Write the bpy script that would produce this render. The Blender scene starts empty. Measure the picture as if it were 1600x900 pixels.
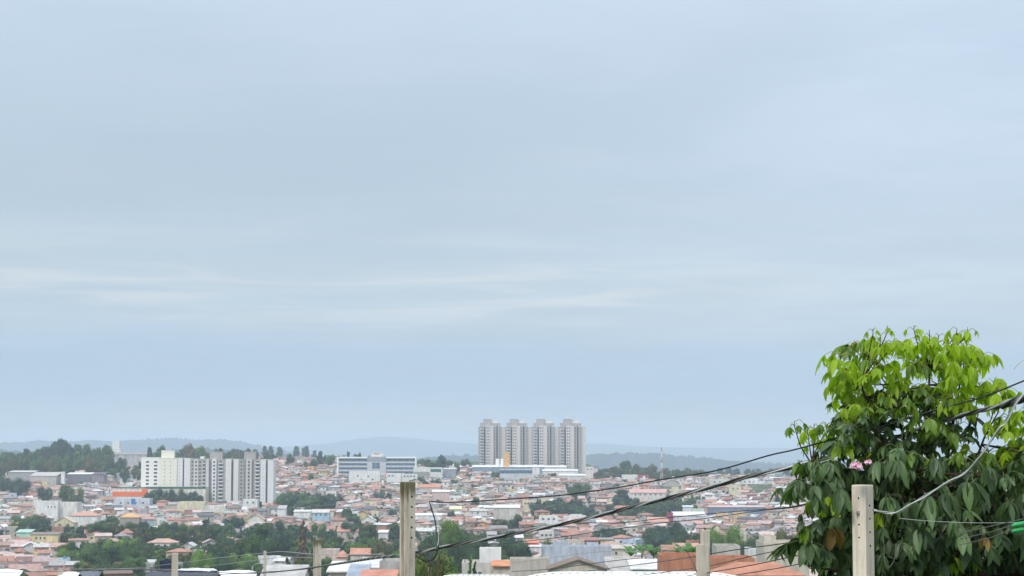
import bpy, bmesh, math, random
import numpy as np
from mathutils import Vector, Matrix, Euler

# ------------------------------------------------------------------ camera, world, sun, exposure
scene = bpy.context.scene
col = scene.collection
F = 2986.0                                   # focal length in pixels of a 1600 px wide picture
HORIZON = 700.0
PITCH = math.atan((HORIZON - 450.0) / F)
cam_data = bpy.data.cameras.new("camera")
cam_data.sensor_width = 36.0
cam_data.lens = 36.0 * F / 1600.0
cam_data.clip_start = 0.1
cam_data.clip_end = 90000.0
cam = bpy.data.objects.new("camera", cam_data)
col.objects.link(cam)
cam.rotation_euler = (math.pi / 2 + PITCH, 0, 0)
scene.camera = cam
scene.render.resolution_x, scene.render.resolution_y = 1024, 576

scene.view_settings.view_transform = 'Standard'
scene.view_settings.look = 'None'
scene.view_settings.gamma = 1.0
scene.view_settings.exposure = 0.88
scene.cycles.max_bounces = 6
scene.cycles.diffuse_bounces = 3
scene.cycles.transmission_bounces = 4
scene.cycles.transparent_max_bounces = 8
scene.cycles.volume_bounces = 2
scene.cycles.use_denoising = True
scene.cycles.sample_clamp_indirect = 8.0

SUN_EL, SUN_AZ = 52.0, -150.0                # azimuth from +Y, clockwise positive: behind the camera, to its left
sun_data = bpy.data.lights.new("sun", 'SUN')
sun_data.energy = 1.5
sun_data.angle = math.radians(12)
sun_data.color = (1.0, 0.955, 0.89)
sun = bpy.data.objects.new("sun", sun_data)
col.objects.link(sun)
_e, _a = math.radians(SUN_EL), math.radians(SUN_AZ)
_to_sun = Vector((math.sin(_a) * math.cos(_e), math.cos(_a) * math.cos(_e), math.sin(_e)))
sun.rotation_euler = _to_sun.to_track_quat('Z', 'Y').to_euler()
sun.location = (0, 0, 40)


class Nodes:
    """small helper that wires nodes"""
    def __init__(self, tree):
        self.t = tree
        tree.nodes.clear()

    def n(self, kind, **kw):
        nd = self.t.nodes.new(kind)
        for k, v in kw.items():
            if k.startswith('i_'):
                key = k[2:]
                key = int(key) if key.isdigit() else key.replace('_', ' ')
                self.set(nd.inputs[key], v)
            else:
                setattr(nd, k, v)
        return nd

    def set(self, sock, v):
        if isinstance(v, bpy.types.NodeSocket):
            self.t.links.new(v, sock)
        else:
            if isinstance(v, tuple) and len(v) == 3 and sock.type == 'RGBA':
                v = v + (1.0,)
            sock.default_value = v

    def m(self, op, a, b=None, c=None, clamp=False):
        nd = self.t.nodes.new('ShaderNodeMath')
        nd.operation = op
        nd.use_clamp = clamp
        for i, v in enumerate((a, b, c)):
            if v is not None:
                self.set(nd.inputs[i], v)
        return nd.outputs[0]

    def ramp(self, fac, stops, interp='LINEAR'):
        nd = self.t.nodes.new('ShaderNodeValToRGB')
        cr = nd.color_ramp
        cr.interpolation = interp
        while len(cr.elements) < len(stops):
            cr.elements.new(0.5)
        for e, (p, c) in zip(cr.elements, stops):
            e.position = p
            if not isinstance(c, tuple):
                c = (c, c, c)
            e.color = c + (1.0,) if len(c) == 3 else c
        self.set(nd.inputs[0], fac)
        return nd.outputs[0]

    def mix(self, fac, a, b, blend='MIX'):
        nd = self.t.nodes.new('ShaderNodeMix')
        nd.data_type = 'RGBA'
        nd.blend_type = blend
        self.set(nd.inputs[0], fac)
        self.set(nd.inputs[6], a)
        self.set(nd.inputs[7], b)
        return nd.outputs[2]

    def noise(self, vec=None, scale=5.0, detail=2.0, rough=0.5, dist=0.0):
        nd = self.t.nodes.new('ShaderNodeTexNoise')
        if vec is not None:
            self.set(nd.inputs['Vector'], vec)
        nd.inputs['Scale'].default_value = scale
        nd.inputs['Detail'].default_value = detail
        nd.inputs['Roughness'].default_value = rough
        nd.inputs['Distortion'].default_value = dist
        return nd.outputs[0]

    def mapping(self, vec, scale=(1, 1, 1), loc=(0, 0, 0), rot=(0, 0, 0)):
        nd = self.t.nodes.new('ShaderNodeMapping')
        self.set(nd.inputs[0], vec)
        nd.inputs['Scale'].default_value = scale
        nd.inputs['Location'].default_value = loc
        nd.inputs['Rotation'].default_value = rot
        return nd.outputs[0]


def srgb(r, g, b):
    f = lambda c: (c / 255 / 12.92) if c / 255 <= 0.04045 else ((c / 255 + 0.055) / 1.055) ** 2.4
    return (f(r), f(g), f(b))


world = bpy.data.worlds.new("World")
scene.world = world
world.use_nodes = True
N = Nodes(world.node_tree)
out = N.n('ShaderNodeOutputWorld')
bg = N.n('ShaderNodeBackground')
bg.inputs['Strength'].default_value = 0.1
N.t.links.new(bg.outputs[0], out.inputs[0])
tc = N.n('ShaderNodeTexCoord')
sepv = N.n('ShaderNodeSeparateXYZ')
N.t.links.new(tc.outputs['Generated'], sepv.inputs[0])
sx, sy, sz = sepv.outputs
nish = N.n('ShaderNodeTexSky')
nish.sky_type = 'NISHITA'
nish.sun_disc = False
nish.sun_elevation = math.radians(SUN_EL)
nish.sun_rotation = math.radians(SUN_AZ)
nish.air_density = 1.0
nish.dust_density = 2.0
# cloud deck: an even overcast, brightest overhead, with stretched streaks low in the sky
el = N.m('DIVIDE', N.m('ADD', sz, 0.02), 0.30, clamp=True)
P_ = lambda y: ((HORIZON - y) / F + 0.02) / 0.30
warm = N.noise(N.mapping(tc.outputs['Generated'], (1.3, 1.3, 5.0), (3.1, 0.4, 2.2)), 2.0, 4.0, 0.55, 0.3)
elw = N.m('ADD', el, N.m('MULTIPLY', N.m('SUBTRACT', warm, 0.5), 0.10))
EXPO = 2 ** 0.8
def sk(r, g, b):                             # display colour -> radiance before exposure
    return tuple(c / EXPO for c in srgb(r, g, b))
base_sky = N.ramp(elw, [
    (0.0, sk(212, 220, 225)), (P_(688), sk(210, 219, 225)), (P_(660), sk(192, 209, 223)), (P_(610), sk(174, 199, 223)),
    (P_(550), sk(173, 198, 222)), (P_(500), sk(186, 205, 221)), (P_(440), sk(193, 208, 220)), (P_(395), sk(187, 204, 218)),
    (P_(290), sk(182, 199, 214)), (P_(200), sk(186, 203, 218)), (P_(60), sk(196, 212, 228)), (1.0, sk(201, 217, 233))])
# the wider, paler part of the deck on the right of the view
pale = N.m('MULTIPLY', N.m('ADD', sx, 0.04), 4.5, clamp=True)
lift = N.m('MULTIPLY', pale, N.m('MULTIPLY', N.m('SUBTRACT', sz, 0.02), 7.0, clamp=True), clamp=True)
base_sky = N.mix(N.m('MULTIPLY', lift, 0.72), base_sky, sk(208, 223, 240))
# streaky stratus, seen in perspective
inv = N.m('ADD', N.m('MAXIMUM', sz, 0.0), 0.035)
cp = N.n('ShaderNodeCombineXYZ')
N.set(cp.inputs[0], N.m('DIVIDE', sx, inv))
N.set(cp.inputs[1], N.m('DIVIDE', sy, inv))
st = N.noise(N.mapping(cp.outputs[0], (0.75, 1.35, 1.0), (5.3, 1.7, 0)), 1.0, 7.0, 0.58, 0.9)
st2 = N.noise(N.mapping(cp.outputs[0], (0.75, 0.7, 1.0), (9.3, 4.1, 0)), 1.0, 5.0, 0.55, 0.4)
st3 = N.noise(N.mapping(cp.outputs[0], (0.9, 1.6, 1.0), (1.3, 7.7, 0)), 1.0, 6.0, 0.6, 0.3)
streak = N.ramp(st, [(0.42, 0.0), (0.64, 1.0)], 'EASE')
patch = N.ramp(st2, [(0.38, 0.0), (0.66, 1.0)], 'EASE')
dark = N.ramp(st3, [(0.50, 0.0), (0.70, 1.0)], 'EASE')
band = N.ramp(el, [(0.0, 0.0), (P_(560), 0.05), (P_(505), 0.45), (P_(455), 1.0), (P_(400), 0.40), (P_(330), 0.12), (1.0, 0.10)])
band = N.m('MULTIPLY', band, N.m('SUBTRACT', 1.0, N.m('MULTIPLY', N.m('MULTIPLY', N.m('SUBTRACT', sx, 0.06), 9.0, clamp=True), .85)))
base_sky = N.mix(N.m('MULTIPLY', N.m('MULTIPLY', streak, band), 0.72), base_sky, sk(220, 225, 228))
base_sky = N.mix(N.m('MULTIPLY', N.m('MULTIPLY', dark, N.ramp(el, [(P_(560), 0.15), (P_(480), 1.0), (P_(400), 0.5), (1.0, 0.35)])), 0.34), base_sky, sk(168, 190, 213))
base_sky = N.mix(N.m('MULTIPLY', patch, 0.30), base_sky, sk(172, 189, 205))
# small cumulus low over the far hills on the left
puff = N.noise(N.mapping(tc.outputs['Generated'], (1, 1, 2.2)), 60.0, 5.0, 0.6)
def cumulus(cx, cz, rx, rz, src):
    dx = N.m('DIVIDE', N.m('SUBTRACT', sx, cx), rx)
    dz = N.m('DIVIDE', N.m('SUBTRACT', sz, cz), rz)
    d = N.m('ADD', N.m('MULTIPLY', dx, dx), N.m('MULTIPLY', dz, dz))
    d = N.m('ADD', d, N.m('MULTIPLY', N.m('SUBTRACT', puff, 0.5), 2.6))
    f = N.m('MULTIPLY', N.m('SUBTRACT', 1.0, d), 1.6, clamp=True)
    return N.mix(N.m('MULTIPLY', f, 0.62), src, sk(214, 219, 222))
base_sky = cumulus(-0.223, 0.0065, 0.013, 0.0048, base_sky)
base_sky = cumulus(-0.262, 0.0055, 0.030, 0.0040, base_sky)
base_sky = cumulus(-0.170, 0.0040, 0.050, 0.0030, base_sky)
over = N.m('ADD', 1.0, N.m('MULTIPLY', N.m('MULTIPLY', N.m('SUBTRACT', sz, 0.22), 1.0, clamp=True), 2.1))
ov = N.n('ShaderNodeVectorMath', operation='SCALE')
N.set(ov.inputs[0], base_sky)
N.set(ov.inputs['Scale'], N.m('MULTIPLY', over, 10.0))      # background strength is 0.1
fin = N.mix(0.9, nish.outputs[0], ov.outputs[0])
N.t.links.new(fin, bg.inputs['Color'])

# ------------------------------------------------------------------ picture <-> place
CP, SP = math.cos(PITCH), math.sin(PITCH)

def pt(px, py, D):
    """point at depth D (metres along +Y) seen at pixel (px, py) of the 1600x900 picture"""
    a, b = (px - 800.0) / F, (450.0 - py) / F
    y = CP - b * SP
    z = SP + b * CP
    return Vector((a / y * D, D, z / y * D))

def to_px(x, y, z):
    f = y * CP + z * SP
    return 800.0 + F * x / f, 450.0 - F * (-y * SP + z * CP) / f

_PD = [-200, 0, 30, 60, 150, 300, 450, 600, 800, 1000, 1200, 1440, 1550, 1650, 1750, 1817, 2000, 2150, 2600, 3200, 4000, 6000, 30000]
_PZ = [-8, -6.5, -8.0, -10.5, -19, -28, -37.5, -44.5, -49.3, -51.6, -50.2, -43.4, -37.8, -31.8, -26.5, -23.8, -18.8, -15.8, -19, -40, -66, -80, -90]
_RZ = [0, 0, 0, 0, 0, 0, 0, 0, 0, 0, 0, 0, -1, -3, -6, -8.5, -16, -22, -26, -24, -12, 0, 0]

def ground(x, y):
    x = np.asarray(x, float); y = np.asarray(y, float)
    z = np.interp(y, _PD, _PZ)
    u = np.clip((x / np.maximum(y, 1) - 0.030) / 0.035, 0, 1)
    z = z + np.interp(y, _PD, _RZ) * u * u * (3 - 2 * u)
    ul = np.clip((-x / np.maximum(y, 1) - 0.10) / 0.12, 0, 1)
    z = z + ul * np.interp(y, [1500, 1900, 2400, 3200], [0, 2, 0, -10])
    amp = np.interp(y, [0, 300, 600, 3000], [0, 0.2, 1, 1])
    return z + amp * (1.1 * np.sin(x * 0.021 + y * 0.013) + 0.9 * np.sin(y * 0.027 - x * 0.011 + 2) + 0.5 * np.sin(x * 0.06 + 1))

def gz(x, y):
    return float(ground(x, y))

_PY0 = [(420, 925), (450, 919.5), (600, 894), (800, 859), (1000, 833), (1200, 813), (1440, 790)]
def settle(px, D):
    """depth on the ground for things first measured against a coarser survey of the valley"""
    if not 420 <= D < 1425: return D
    return march(px, float(np.interp(D, [p[0] for p in _PY0], [p[1] for p in _PY0])))

_DD = np.arange(60, 2700, 4.0)
def march(px, py):
    """depth at which the ground under pixel (px, py) is met"""
    a = (px - 800.0) / F
    X = a * _DD
    Z = ground(X, _DD)
    for _ in range(2):
        X = a * (_DD * CP + Z * SP)
        Z = ground(X, _DD)
    Y = 450.0 - F * (-_DD * SP + Z * CP) / (_DD * CP + Z * SP)
    ok = np.nonzero(Y <= py)[0]
    return float(_DD[ok[0]]) if len(ok) else 2100.0

# ------------------------------------------------------------------ object helpers
def link(name, data=None, parent=None):
    o = bpy.data.objects.new(name, data)
    col.objects.link(o)
    if parent is not None:
        o.parent = parent
    return o

def tag(o, label=None, cat=None, group=None, kind=None):
    if label: o['label'] = label
    if cat: o['category'] = cat
    if group: o['group'] = group
    if kind: o['kind'] = kind
    return o

def thing(name, label, cat, loc, rz=0.0, group=None):
    o = link(name)
    o.location = loc
    o.rotation_euler = (0, 0, rz)
    o.empty_display_size = 0.5
    return tag(o, label, cat, group)

WHITE = (1.0, 1.0, 1.0)

class MB:
    """collects faces for one mesh"""
    def __init__(self):
        self.v, self.f, self.m, self.c = [], [], [], []

    def face(self, pts, mat=0, c=WHITE):
        i = len(self.v)
        self.v.extend(tuple(p) for p in pts)
        self.f.append(tuple(range(i, i + len(pts))))
        self.m.append(mat); self.c.append(c)

    def box(self, x0, x1, y0, y1, z0, z1, mat=0, c=WHITE, bottom=True):
        i = len(self.v)
        self.v.extend([(x0, y0, z0), (x1, y0, z0), (x1, y1, z0), (x0, y1, z0), (x0, y0, z1), (x1, y0, z1), (x1, y1, z1), (x0, y1, z1)])
        fs = [(0, 1, 5, 4), (1, 2, 6, 5), (2, 3, 7, 6), (3, 0, 4, 7), (4, 5, 6, 7)]
        if bottom: fs.append((3, 2, 1, 0))
        for f in fs:
            self.f.append(tuple(i + k for k in f)); self.m.append(mat); self.c.append(c)

    def poly(self, verts, faces, mat=0, c=WHITE):
        i = len(self.v)
        self.v.extend(tuple(p) for p in verts)
        for f in faces:
            self.f.append(tuple(i + k for k in f)); self.m.append(mat); self.c.append(c)

    def tube(self, pts, radii, n=6, mat=0, c=WHITE, caps=True):
        pts = [Vector(p) for p in pts]
        if not hasattr(radii, '__len__'): radii = [radii] * len(pts)
        i0 = len(self.v)
        up = None
        for k, p in enumerate(pts):
            t = (pts[min(k + 1, len(pts) - 1)] - pts[max(k - 1, 0)]).normalized()
            if up is None:
                up = Vector((0, 0, 1)) if abs(t.z) < 0.9 else Vector((1, 0, 0))
            a = t.cross(up).normalized(); b = a.cross(t).normalized(); up = b
            for j in range(n):
                q = 2 * math.pi * j / n
                self.v.append(tuple(p + (a * math.cos(q) + b * math.sin(q)) * radii[k]))
        for k in range(len(pts) - 1):
            for j in range(n):
                s = i0 + k * n
                self.f.append((s + j, s + (j + 1) % n, s + n + (j + 1) % n, s + n + j)); self.m.append(mat); self.c.append(c)
        if caps:
            self.f.append(tuple(i0 + n - 1 - j for j in range(n))); self.m.append(mat); self.c.append(c)
            s = i0 + (len(pts) - 1) * n
            self.f.append(tuple(s + j for j in range(n))); self.m.append(mat); self.c.append(c)

    def cyl(self, p0, p1, r0, r1=None, n=10, mat=0, c=WHITE):
        self.tube([p0, p1], [r0, r0 if r1 is None else r1], n, mat, c)

    def data(self, name, mats, smooth=False, colors=True):
        me = bpy.data.meshes.new(name)
        me.from_pydata(self.v, [], self.f)
        for m in (mats if isinstance(mats, (list, tuple)) else [mats]):
            me.materials.append(m)
        me.polygons.foreach_set('material_index', self.m)
        if smooth:
            me.polygons.foreach_set('use_smooth', [True] * len(self.f))
        if colors:
            at = me.color_attributes.new('Col', 'FLOAT_COLOR', 'CORNER')
            cnt = np.array([len(f) for f in self.f])
            cc = np.ones((len(self.f), 4), np.float32); cc[:, :3] = np.array(self.c, np.float32)
            at.data.foreach_set('color', np.repeat(cc, cnt, axis=0).ravel())
        me.update()
        return me

    def build(self, name, mats, parent=None, smooth=False, colors=True):
        return link(name, self.data(name, mats, smooth, colors), parent)

def np_mesh(name, verts, quads, mats, mat_idx=None, colors=None, uvs=None, smooth=False):
    """quads only, from arrays"""
    me = bpy.data.meshes.new(name)
    nv, nf = len(verts), len(quads)
    me.vertices.add(nv); me.vertices.foreach_set('co', np.asarray(verts, np.float32).ravel())
    me.loops.add(nf * 4); me.loops.foreach_set('vertex_index', np.asarray(quads, np.int32).ravel())
    me.polygons.add(nf); me.polygons.foreach_set('loop_start', np.arange(nf, dtype=np.int32) * 4)
    me.polygons.foreach_set('loop_total', np.full(nf, 4, np.int32))
    for m in (mats if isinstance(mats, (list, tuple)) else [mats]): me.materials.append(m)
    if mat_idx is not None: me.polygons.foreach_set('material_index', np.asarray(mat_idx, np.int32))
    if smooth: me.polygons.foreach_set('use_smooth', np.ones(nf, bool))
    me.update(calc_edges=True)
    if colors is not None:
        at = me.color_attributes.new('Col', 'FLOAT_COLOR', 'CORNER')
        cc = np.ones((nf, 4), np.float32); cc[:, :3] = colors
        at.data.foreach_set('color', np.repeat(cc, 4, axis=0).ravel())
    if uvs is not None:
        uv = me.uv_layers.new(name='UVMap')
        uv.data.foreach_set('uv', np.asarray(uvs, np.float32).ravel())
    return me

# ------------------------------------------------------------------ materials
def new_mat(name):
    m = bpy.data.materials.new(name)
    m.use_nodes = True
    return m, Nodes(m.node_tree)

def finish(Nn, color, rough=0.8, bump=None, bump_d=0.02, spec=0.3, metal=0.0, trans=None):
    o = Nn.n('ShaderNodeOutputMaterial')
    b = Nn.n('ShaderNodeBsdfPrincipled')
    Nn.set(b.inputs['Base Color'], color)
    Nn.set(b.inputs['Roughness'], rough)
    b.inputs['Specular IOR Level'].default_value = spec
    b.inputs['Metallic'].default_value = metal
    if bump is not None:
        bp = Nn.n('ShaderNodeBump'); bp.inputs['Distance'].default_value = bump_d
        Nn.set(bp.inputs['Height'], bump); Nn.t.links.new(bp.outputs[0], b.inputs['Normal'])
    if trans is None:
        Nn.t.links.new(b.outputs[0], o.inputs[0])
    else:
        tr = Nn.n('ShaderNodeBsdfTranslucent'); Nn.set(tr.inputs[0], trans[1])
        mx = Nn.n('ShaderNodeMixShader'); mx.inputs[0].default_value = trans[0]
        Nn.t.links.new(b.outputs[0], mx.inputs[1]); Nn.t.links.new(tr.outputs[0], mx.inputs[2])
        Nn.t.links.new(mx.outputs[0], o.inputs[0])

def plain(name, c, rough=0.7, spec=0.3, metal=0.0, var=0.15, scale=3.0, bump=0.0, c2=None):
    m, n = new_mat(name)
    g = n.n('ShaderNodeTexCoord')
    v = n.noise(g.outputs['Object'], scale, 5.0, 0.6)
    d = c2 if c2 else tuple(x * (1 - 2 * var) for x in c)
    cc = n.mix(n.ramp(v, [(0.3, 0.0), (0.7, 1.0)]), c + (1,), d + (1,))
    finish(n, cc, rough, v if bump else None, bump or 0.01, spec, metal)
    return m

def attr_mat(name, scale_xy, scale_z, dirt, rough=0.85, tile=None, spec=0.2):
    """paint or tile whose own colour is stored per face, with weathering streaks in place"""
    m, n = new_mat(name)
    at = n.n('ShaderNodeAttribute', attribute_name='Col')
    geo = n.n('ShaderNodeNewGeometry')
    pos = n.mapping(geo.outputs['Position'], (scale_xy, scale_xy, scale_z))
    v = n.noise(pos, 1.0, 5.0, 0.62)
    w = n.noise(geo.outputs['Position'], 0.12, 3.0, 0.6)
    k = n.ramp(v, [(0.35, 0.0), (0.72, 1.0)])
    dk = n.mix(1.0, at.outputs['Color'], (1 - dirt, 1 - dirt * 1.06, 1 - dirt * 1.12, 1), 'MULTIPLY')
    cc = n.mix(k, at.outputs['Color'], dk)
    cc = n.mix(n.m('MULTIPLY', n.ramp(w, [(0.4, 0.0), (0.65, 1.0)]), 0.25), cc, n.mix(1.0, cc, (0.7, 0.69, 0.67, 1), 'MULTIPLY'))
    bump = None
    if tile:
        wv = n.n('ShaderNodeTexWave'); n.set(wv.inputs['Vector'], n.mapping(geo.outputs['Position'], (1, 0.35, 0)))
        wv.inputs['Scale'].default_value = tile; wv.inputs['Distortion'].default_value = 1.5
        cc = n.mix(n.m('MULTIPLY', wv.outputs['Fac'], 0.16), cc, n.mix(1.0, cc, (0.5, 0.47, 0.45, 1), 'MULTIPLY'))
        bump = wv.outputs['Fac']
    finish(n, cc, rough, bump, 0.03, spec)
    return m

M_wall = attr_mat('painted_render', 0.9, 0.22, 0.42)
M_roof = attr_mat('roof_covering', 0.7, 0.7, 0.38, tile=1.2)
M_frame = plain('window_frame_paint', (0.62, 0.62, 0.60), 0.5)
M_dark = plain('dark_opening', (0.055, 0.06, 0.065), 0.6)
def glass(name, c):
    m, n = new_mat(name)
    geo = n.n('ShaderNodeNewGeometry')
    v = n.noise(geo.outputs['Position'], 0.9, 2.0)
    finish(n, n.mix(v, c + (1,), tuple(x * 2.2 for x in c) + (1,)), 0.12, spec=0.6)
    return m
M_glass = glass('window_glass', (0.035, 0.045, 0.055))
M_bluglass = glass('blue_strip_glass', (0.03, 0.07, 0.11))
M_concrete = plain('weathered_concrete', (0.46, 0.43, 0.37), 0.9, 0.15, 0, 0.14, 9.0, 0.006)
M_metal = plain('galvanised_metal', (0.5, 0.51, 0.52), 0.45, 0.5, 0.6)
M_white = plain('white_paint', (0.80, 0.80, 0.78), 0.5, var=0.05)
M_red = plain('red_paint', (0.50, 0.15, 0.12), 0.5, var=0.05)
M_trunk = plain('bark', (0.11, 0.085, 0.065), 0.95, 0.1, 0, 0.25, 8.0, 0.01)
M_trunk_red = plain('reddish_bark', (0.075, 0.045, 0.034), 0.9, 0.1, 0, 0.25, 14.0, 0.006)
M_black = plain('black_cable_sheath', (0.018, 0.018, 0.019), 0.55, 0.4)
M_strand = plain('bare_aluminium_strand', (0.42, 0.41, 0.40), 0.5, 0.5, 0.3)
M_tank = plain('water_tank_plastic', (0.10, 0.20, 0.36), 0.5)

def crown_mat():
    m, n = new_mat('tree_foliage')
    oi = n.n('ShaderNodeObjectInfo')
    geo = n.n('ShaderNodeNewGeometry')
    k = n.ramp(geo.outputs['Random Per Island'], [(0.0, (0.50, 0.56, 0.60)), (0.4, (1.0, 1.03, 1.0)), (0.8, (1.6, 1.55, 1.25)), (1.0, (2.5, 2.3, 1.6))])
    big = n.noise(geo.outputs['Position'], 0.35, 2.0)
    c = n.mix(1.0, oi.outputs['Color'], k, 'MULTIPLY')
    c = n.mix(n.ramp(big, [(0.35, 0.0), (0.7, 0.55)]), c, n.mix(1.0, c, (1.45, 1.3, 0.8, 1), 'MULTIPLY'))
    finish(n, c, 0.75, spec=0.15, trans=(0.3, c))
    return m
M_crown = crown_mat()

# ------------------------------------------------------------------ terrain
def make_ground():
    t = np.linspace(-1, 1, 241)
    X = np.sinh(t * 4.2) / math.sinh(4.2) * 15000
    ys = np.concatenate([np.arange(-600, 100, 20.0), np.arange(100, 2700, 13.0), np.geomspace(2700, 22000, 60)])
    XX, YY = np.meshgrid(X, ys)
    ZZ = ground(XX, YY)
    V = np.stack([XX, YY, ZZ], -1).reshape(-1, 3)
    nx, ny = len(X), len(ys)
    i = (np.arange(ny - 1)[:, None] * nx + np.arange(nx - 1)[None, :]).ravel()
    Q = np.stack([i, i + 1, i + nx + 1, i + nx], -1)
    m, n = new_mat('town_ground')
    g = n.n('ShaderNodeNewGeometry')
    a = n.noise(g.outputs['Position'], 0.02, 6.0, 0.6)
    b = n.noise(g.outputs['Position'], 0.11, 5.0, 0.65)
    c = n.ramp(b, [(0.35, (0.035, 0.06, 0.025)), (0.5, (0.055, 0.085, 0.03)), (0.6, (0.13, 0.12, 0.08)), (0.75, (0.22, 0.17, 0.13))])
    d = n.mix(n.ramp(a, [(0.45, 0.0), (0.6, 1.0)]), c, (0.05, 0.085, 0.03, 1))
    finish(n, d, 0.95, b, 0.3, 0.1)
    o = link('ground', np_mesh('ground', V, Q, m, smooth=True))
    tag(o, kind='structure')
make_ground()

def ridge(name, prof, D, depth, base, seed, rough, tint, step):
    rng = np.random.RandomState(seed)
    px = np.arange(prof[0][0], prof[-1][0], step * F / D)
    top = np.interp(px, [p[0] for p in prof], [p[1] for p in prof])
    X = (px - 800) / F * D
    Ztop = (HORIZON - top) / F * D
    rows = 15
    V = []
    k = np.linspace(-1, 1, rows)
    from math import cos
    for r in range(rows):
        bump = (math.cos(k[r] * math.pi) + 1) / 2
        rn = rng.rand(len(px)); rn = (rn + np.roll(rn, 1)) * 0.5
        br = rng.rand(len(px) // 9 + 3); br = np.interp(np.arange(len(px)) / 9.0, np.arange(len(br)), br); rn = rn * 0.75 + 1.1 * np.clip(br - .45, 0, 1)
        grove = np.clip(np.sin(X * 0.004 + r * 0.7 + seed) + np.sin(X * 0.011 + seed * 3), 0, 2) * 0.5
        z = base + (Ztop - base) * bump + rough * (rn * (0.5 + 0.9 * grove)) * bump - rough * 0.6
        V.append(np.stack([X * (1 + k[r] * depth / D), np.full_like(X, D + k[r] * depth), z], -1))
    V = np.concatenate(V)
    nx = len(px)
    i = (np.arange(rows - 1)[:, None] * nx + np.arange(nx - 1)[None, :]).ravel()
    Q = np.stack([i, i + 1, i + nx + 1, i + nx], -1)
    m, n = new_mat(name + '_hazed_woods')
    g = n.n('ShaderNodeNewGeometry')
    v = n.noise(g.outputs['Position'], 0.006, 6.0, 0.6)
    c = n.ramp(v, [(0.35, tint), (0.6, tuple(x * 1.7 for x in tint)), (0.75, (0.05, 0.065, 0.045))])  # bluish tint puts distance haze into the woods' own colour
    finish(n, c, 0.95, spec=0.1)
    o = link(name, np_mesh(name, V, Q, m))
    tag(o, kind='structure')
    return o

ridge('hills', [(-700, 690), (-200, 696), (-40, 694), (0, 691), (35, 689), (60, 686), (110, 688), (150, 685), (165, 687), (215, 686), (250, 685), (275, 684),
                (290, 684), (310, 687), (330, 684), (375, 687), (395, 692), (410, 697), (440, 702), (480, 708), (560, 716), (900, 730)], 10000, 1200, -85, 3, 20, (0.012, 0.024, 0.030), 4.0)
ridge('wooded_hills', [(560, 726), (640, 716), (690, 709), (745, 711), (820, 712), (912, 708), (940, 706), (985, 705), (1030, 707), (1075, 710), (1110, 714), (1160, 718),
                (1200, 722), (1260, 726), (1330, 722), (1500, 716), (1800, 708), (2300, 712)], 6600, 800, -85, 5, 20, (0.010, 0.022, 0.028), 2.6)
ridge('far_mountain', [(-600, 690), (300, 697), (440, 698), (520, 692), (560, 685), (600, 682), (640, 684), (700, 690), (760, 694), (860, 690), (960, 694), (1000, 697),
                (1100, 700), (1700, 696), (2400, 690)], 15500, 1700, -90, 8, 8, (0.02, 0.035, 0.045), 15.0)
ridge('low_hills', [(-900, 702), (-300, 704), (0, 701), (160, 706), (230, 708), (330, 703), (420, 704), (480, 709), (560, 713), (700, 716), (760, 722), (900, 735)], 5000, 500, -80, 12, 13, (0.018, 0.035, 0.032), 2.4)

# ------------------------------------------------------------------ houses
WALLS = {'white': (0.78, 0.77, 0.74), 'cream': (0.70, 0.62, 0.46), 'grey': (0.44, 0.43, 0.41), 'beige': (0.58, 0.51, 0.42),
         'pink': (0.66, 0.47, 0.42), 'orange': (0.66, 0.36, 0.20), 'yellow': (0.72, 0.60, 0.30), 'pale blue': (0.45, 0.56, 0.66),
         'pale green': (0.48, 0.60, 0.47), 'bare brick': (0.43, 0.24, 0.17)}
ROOFS = {'terracotta': (0.40, 0.205, 0.155), 'salmon': (0.50, 0.33, 0.275), 'brown': (0.26, 0.175, 0.145), 'light grey': (0.55, 0.54, 0.52),
         'grey': (0.36, 0.34, 0.33), 'white': (0.78, 0.77, 0.75), 'dark grey': (0.15, 0.15, 0.16), 'pink': (0.55, 0.42, 0.385)}
WW = [('white', 27), ('cream', 14), ('grey', 12), ('beige', 17), ('pink', 13), ('orange', 3), ('yellow', 4), ('pale blue', 3), ('pale green', 3), ('bare brick', 7)]
RW = [('terracotta', 24), ('salmon', 22), ('brown', 13), ('light grey', 9), ('grey', 12), ('white', 5), ('dark grey', 5), ('pink', 9)]
def pick(rng, w):
    t = rng.uniform(0, sum(x[1] for x in w))
    for k, x in w:
        t -= x
        if t <= 0: return k
    return w[0][0]
def vary(rng, c, a=0.07):
    k = 1 + rng.uniform(-a, a) * 2
    return tuple(min(0.86, max(0.02, v * k * (1 + rng.uniform(-a, a) * 0.4))) for v in c)

def house_wall(mb, w, d, h, c, kind, rh, below=3.0):
    if kind == 'flat':
        mb.box(-w/2, w/2, -d/2, d/2, -below, h, 0, c, bottom=False)
        t, p = 0.18, 0.55                                    # parapet
        mb.box(-w/2, w/2, -d/2, -d/2 + t, h + 0.003, h + p, 0, c); mb.box(-w/2, w/2, d/2 - t, d/2, h + 0.003, h + p, 0, c)
        mb.box(-w/2, -w/2 + t, -d/2 + t, d/2 - t, h + 0.003, h + p, 0, c); mb.box(w/2 - t, w/2, -d/2 + t, d/2 - t, h + 0.003, h + p, 0, c)
        return
    mb.box(-w/2, w/2, -d/2, d/2, -below, h, 0, c, bottom=False)
    if kind == 'gable':                                      # ridge runs along x
        for x in (-w/2, w/2):
            mb.face([(x, -d/2, h), (x, d/2, h), (x, 0, h + rh - 0.02)], 0, c)
    if kind == 'gable front':                                # ridge runs along y, gable faces the viewer
        for y in (-d/2, d/2):
            mb.face([(-w/2, y, h), (w/2, y, h), (0, y, h + rh - 0.02)], 0, c)

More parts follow.
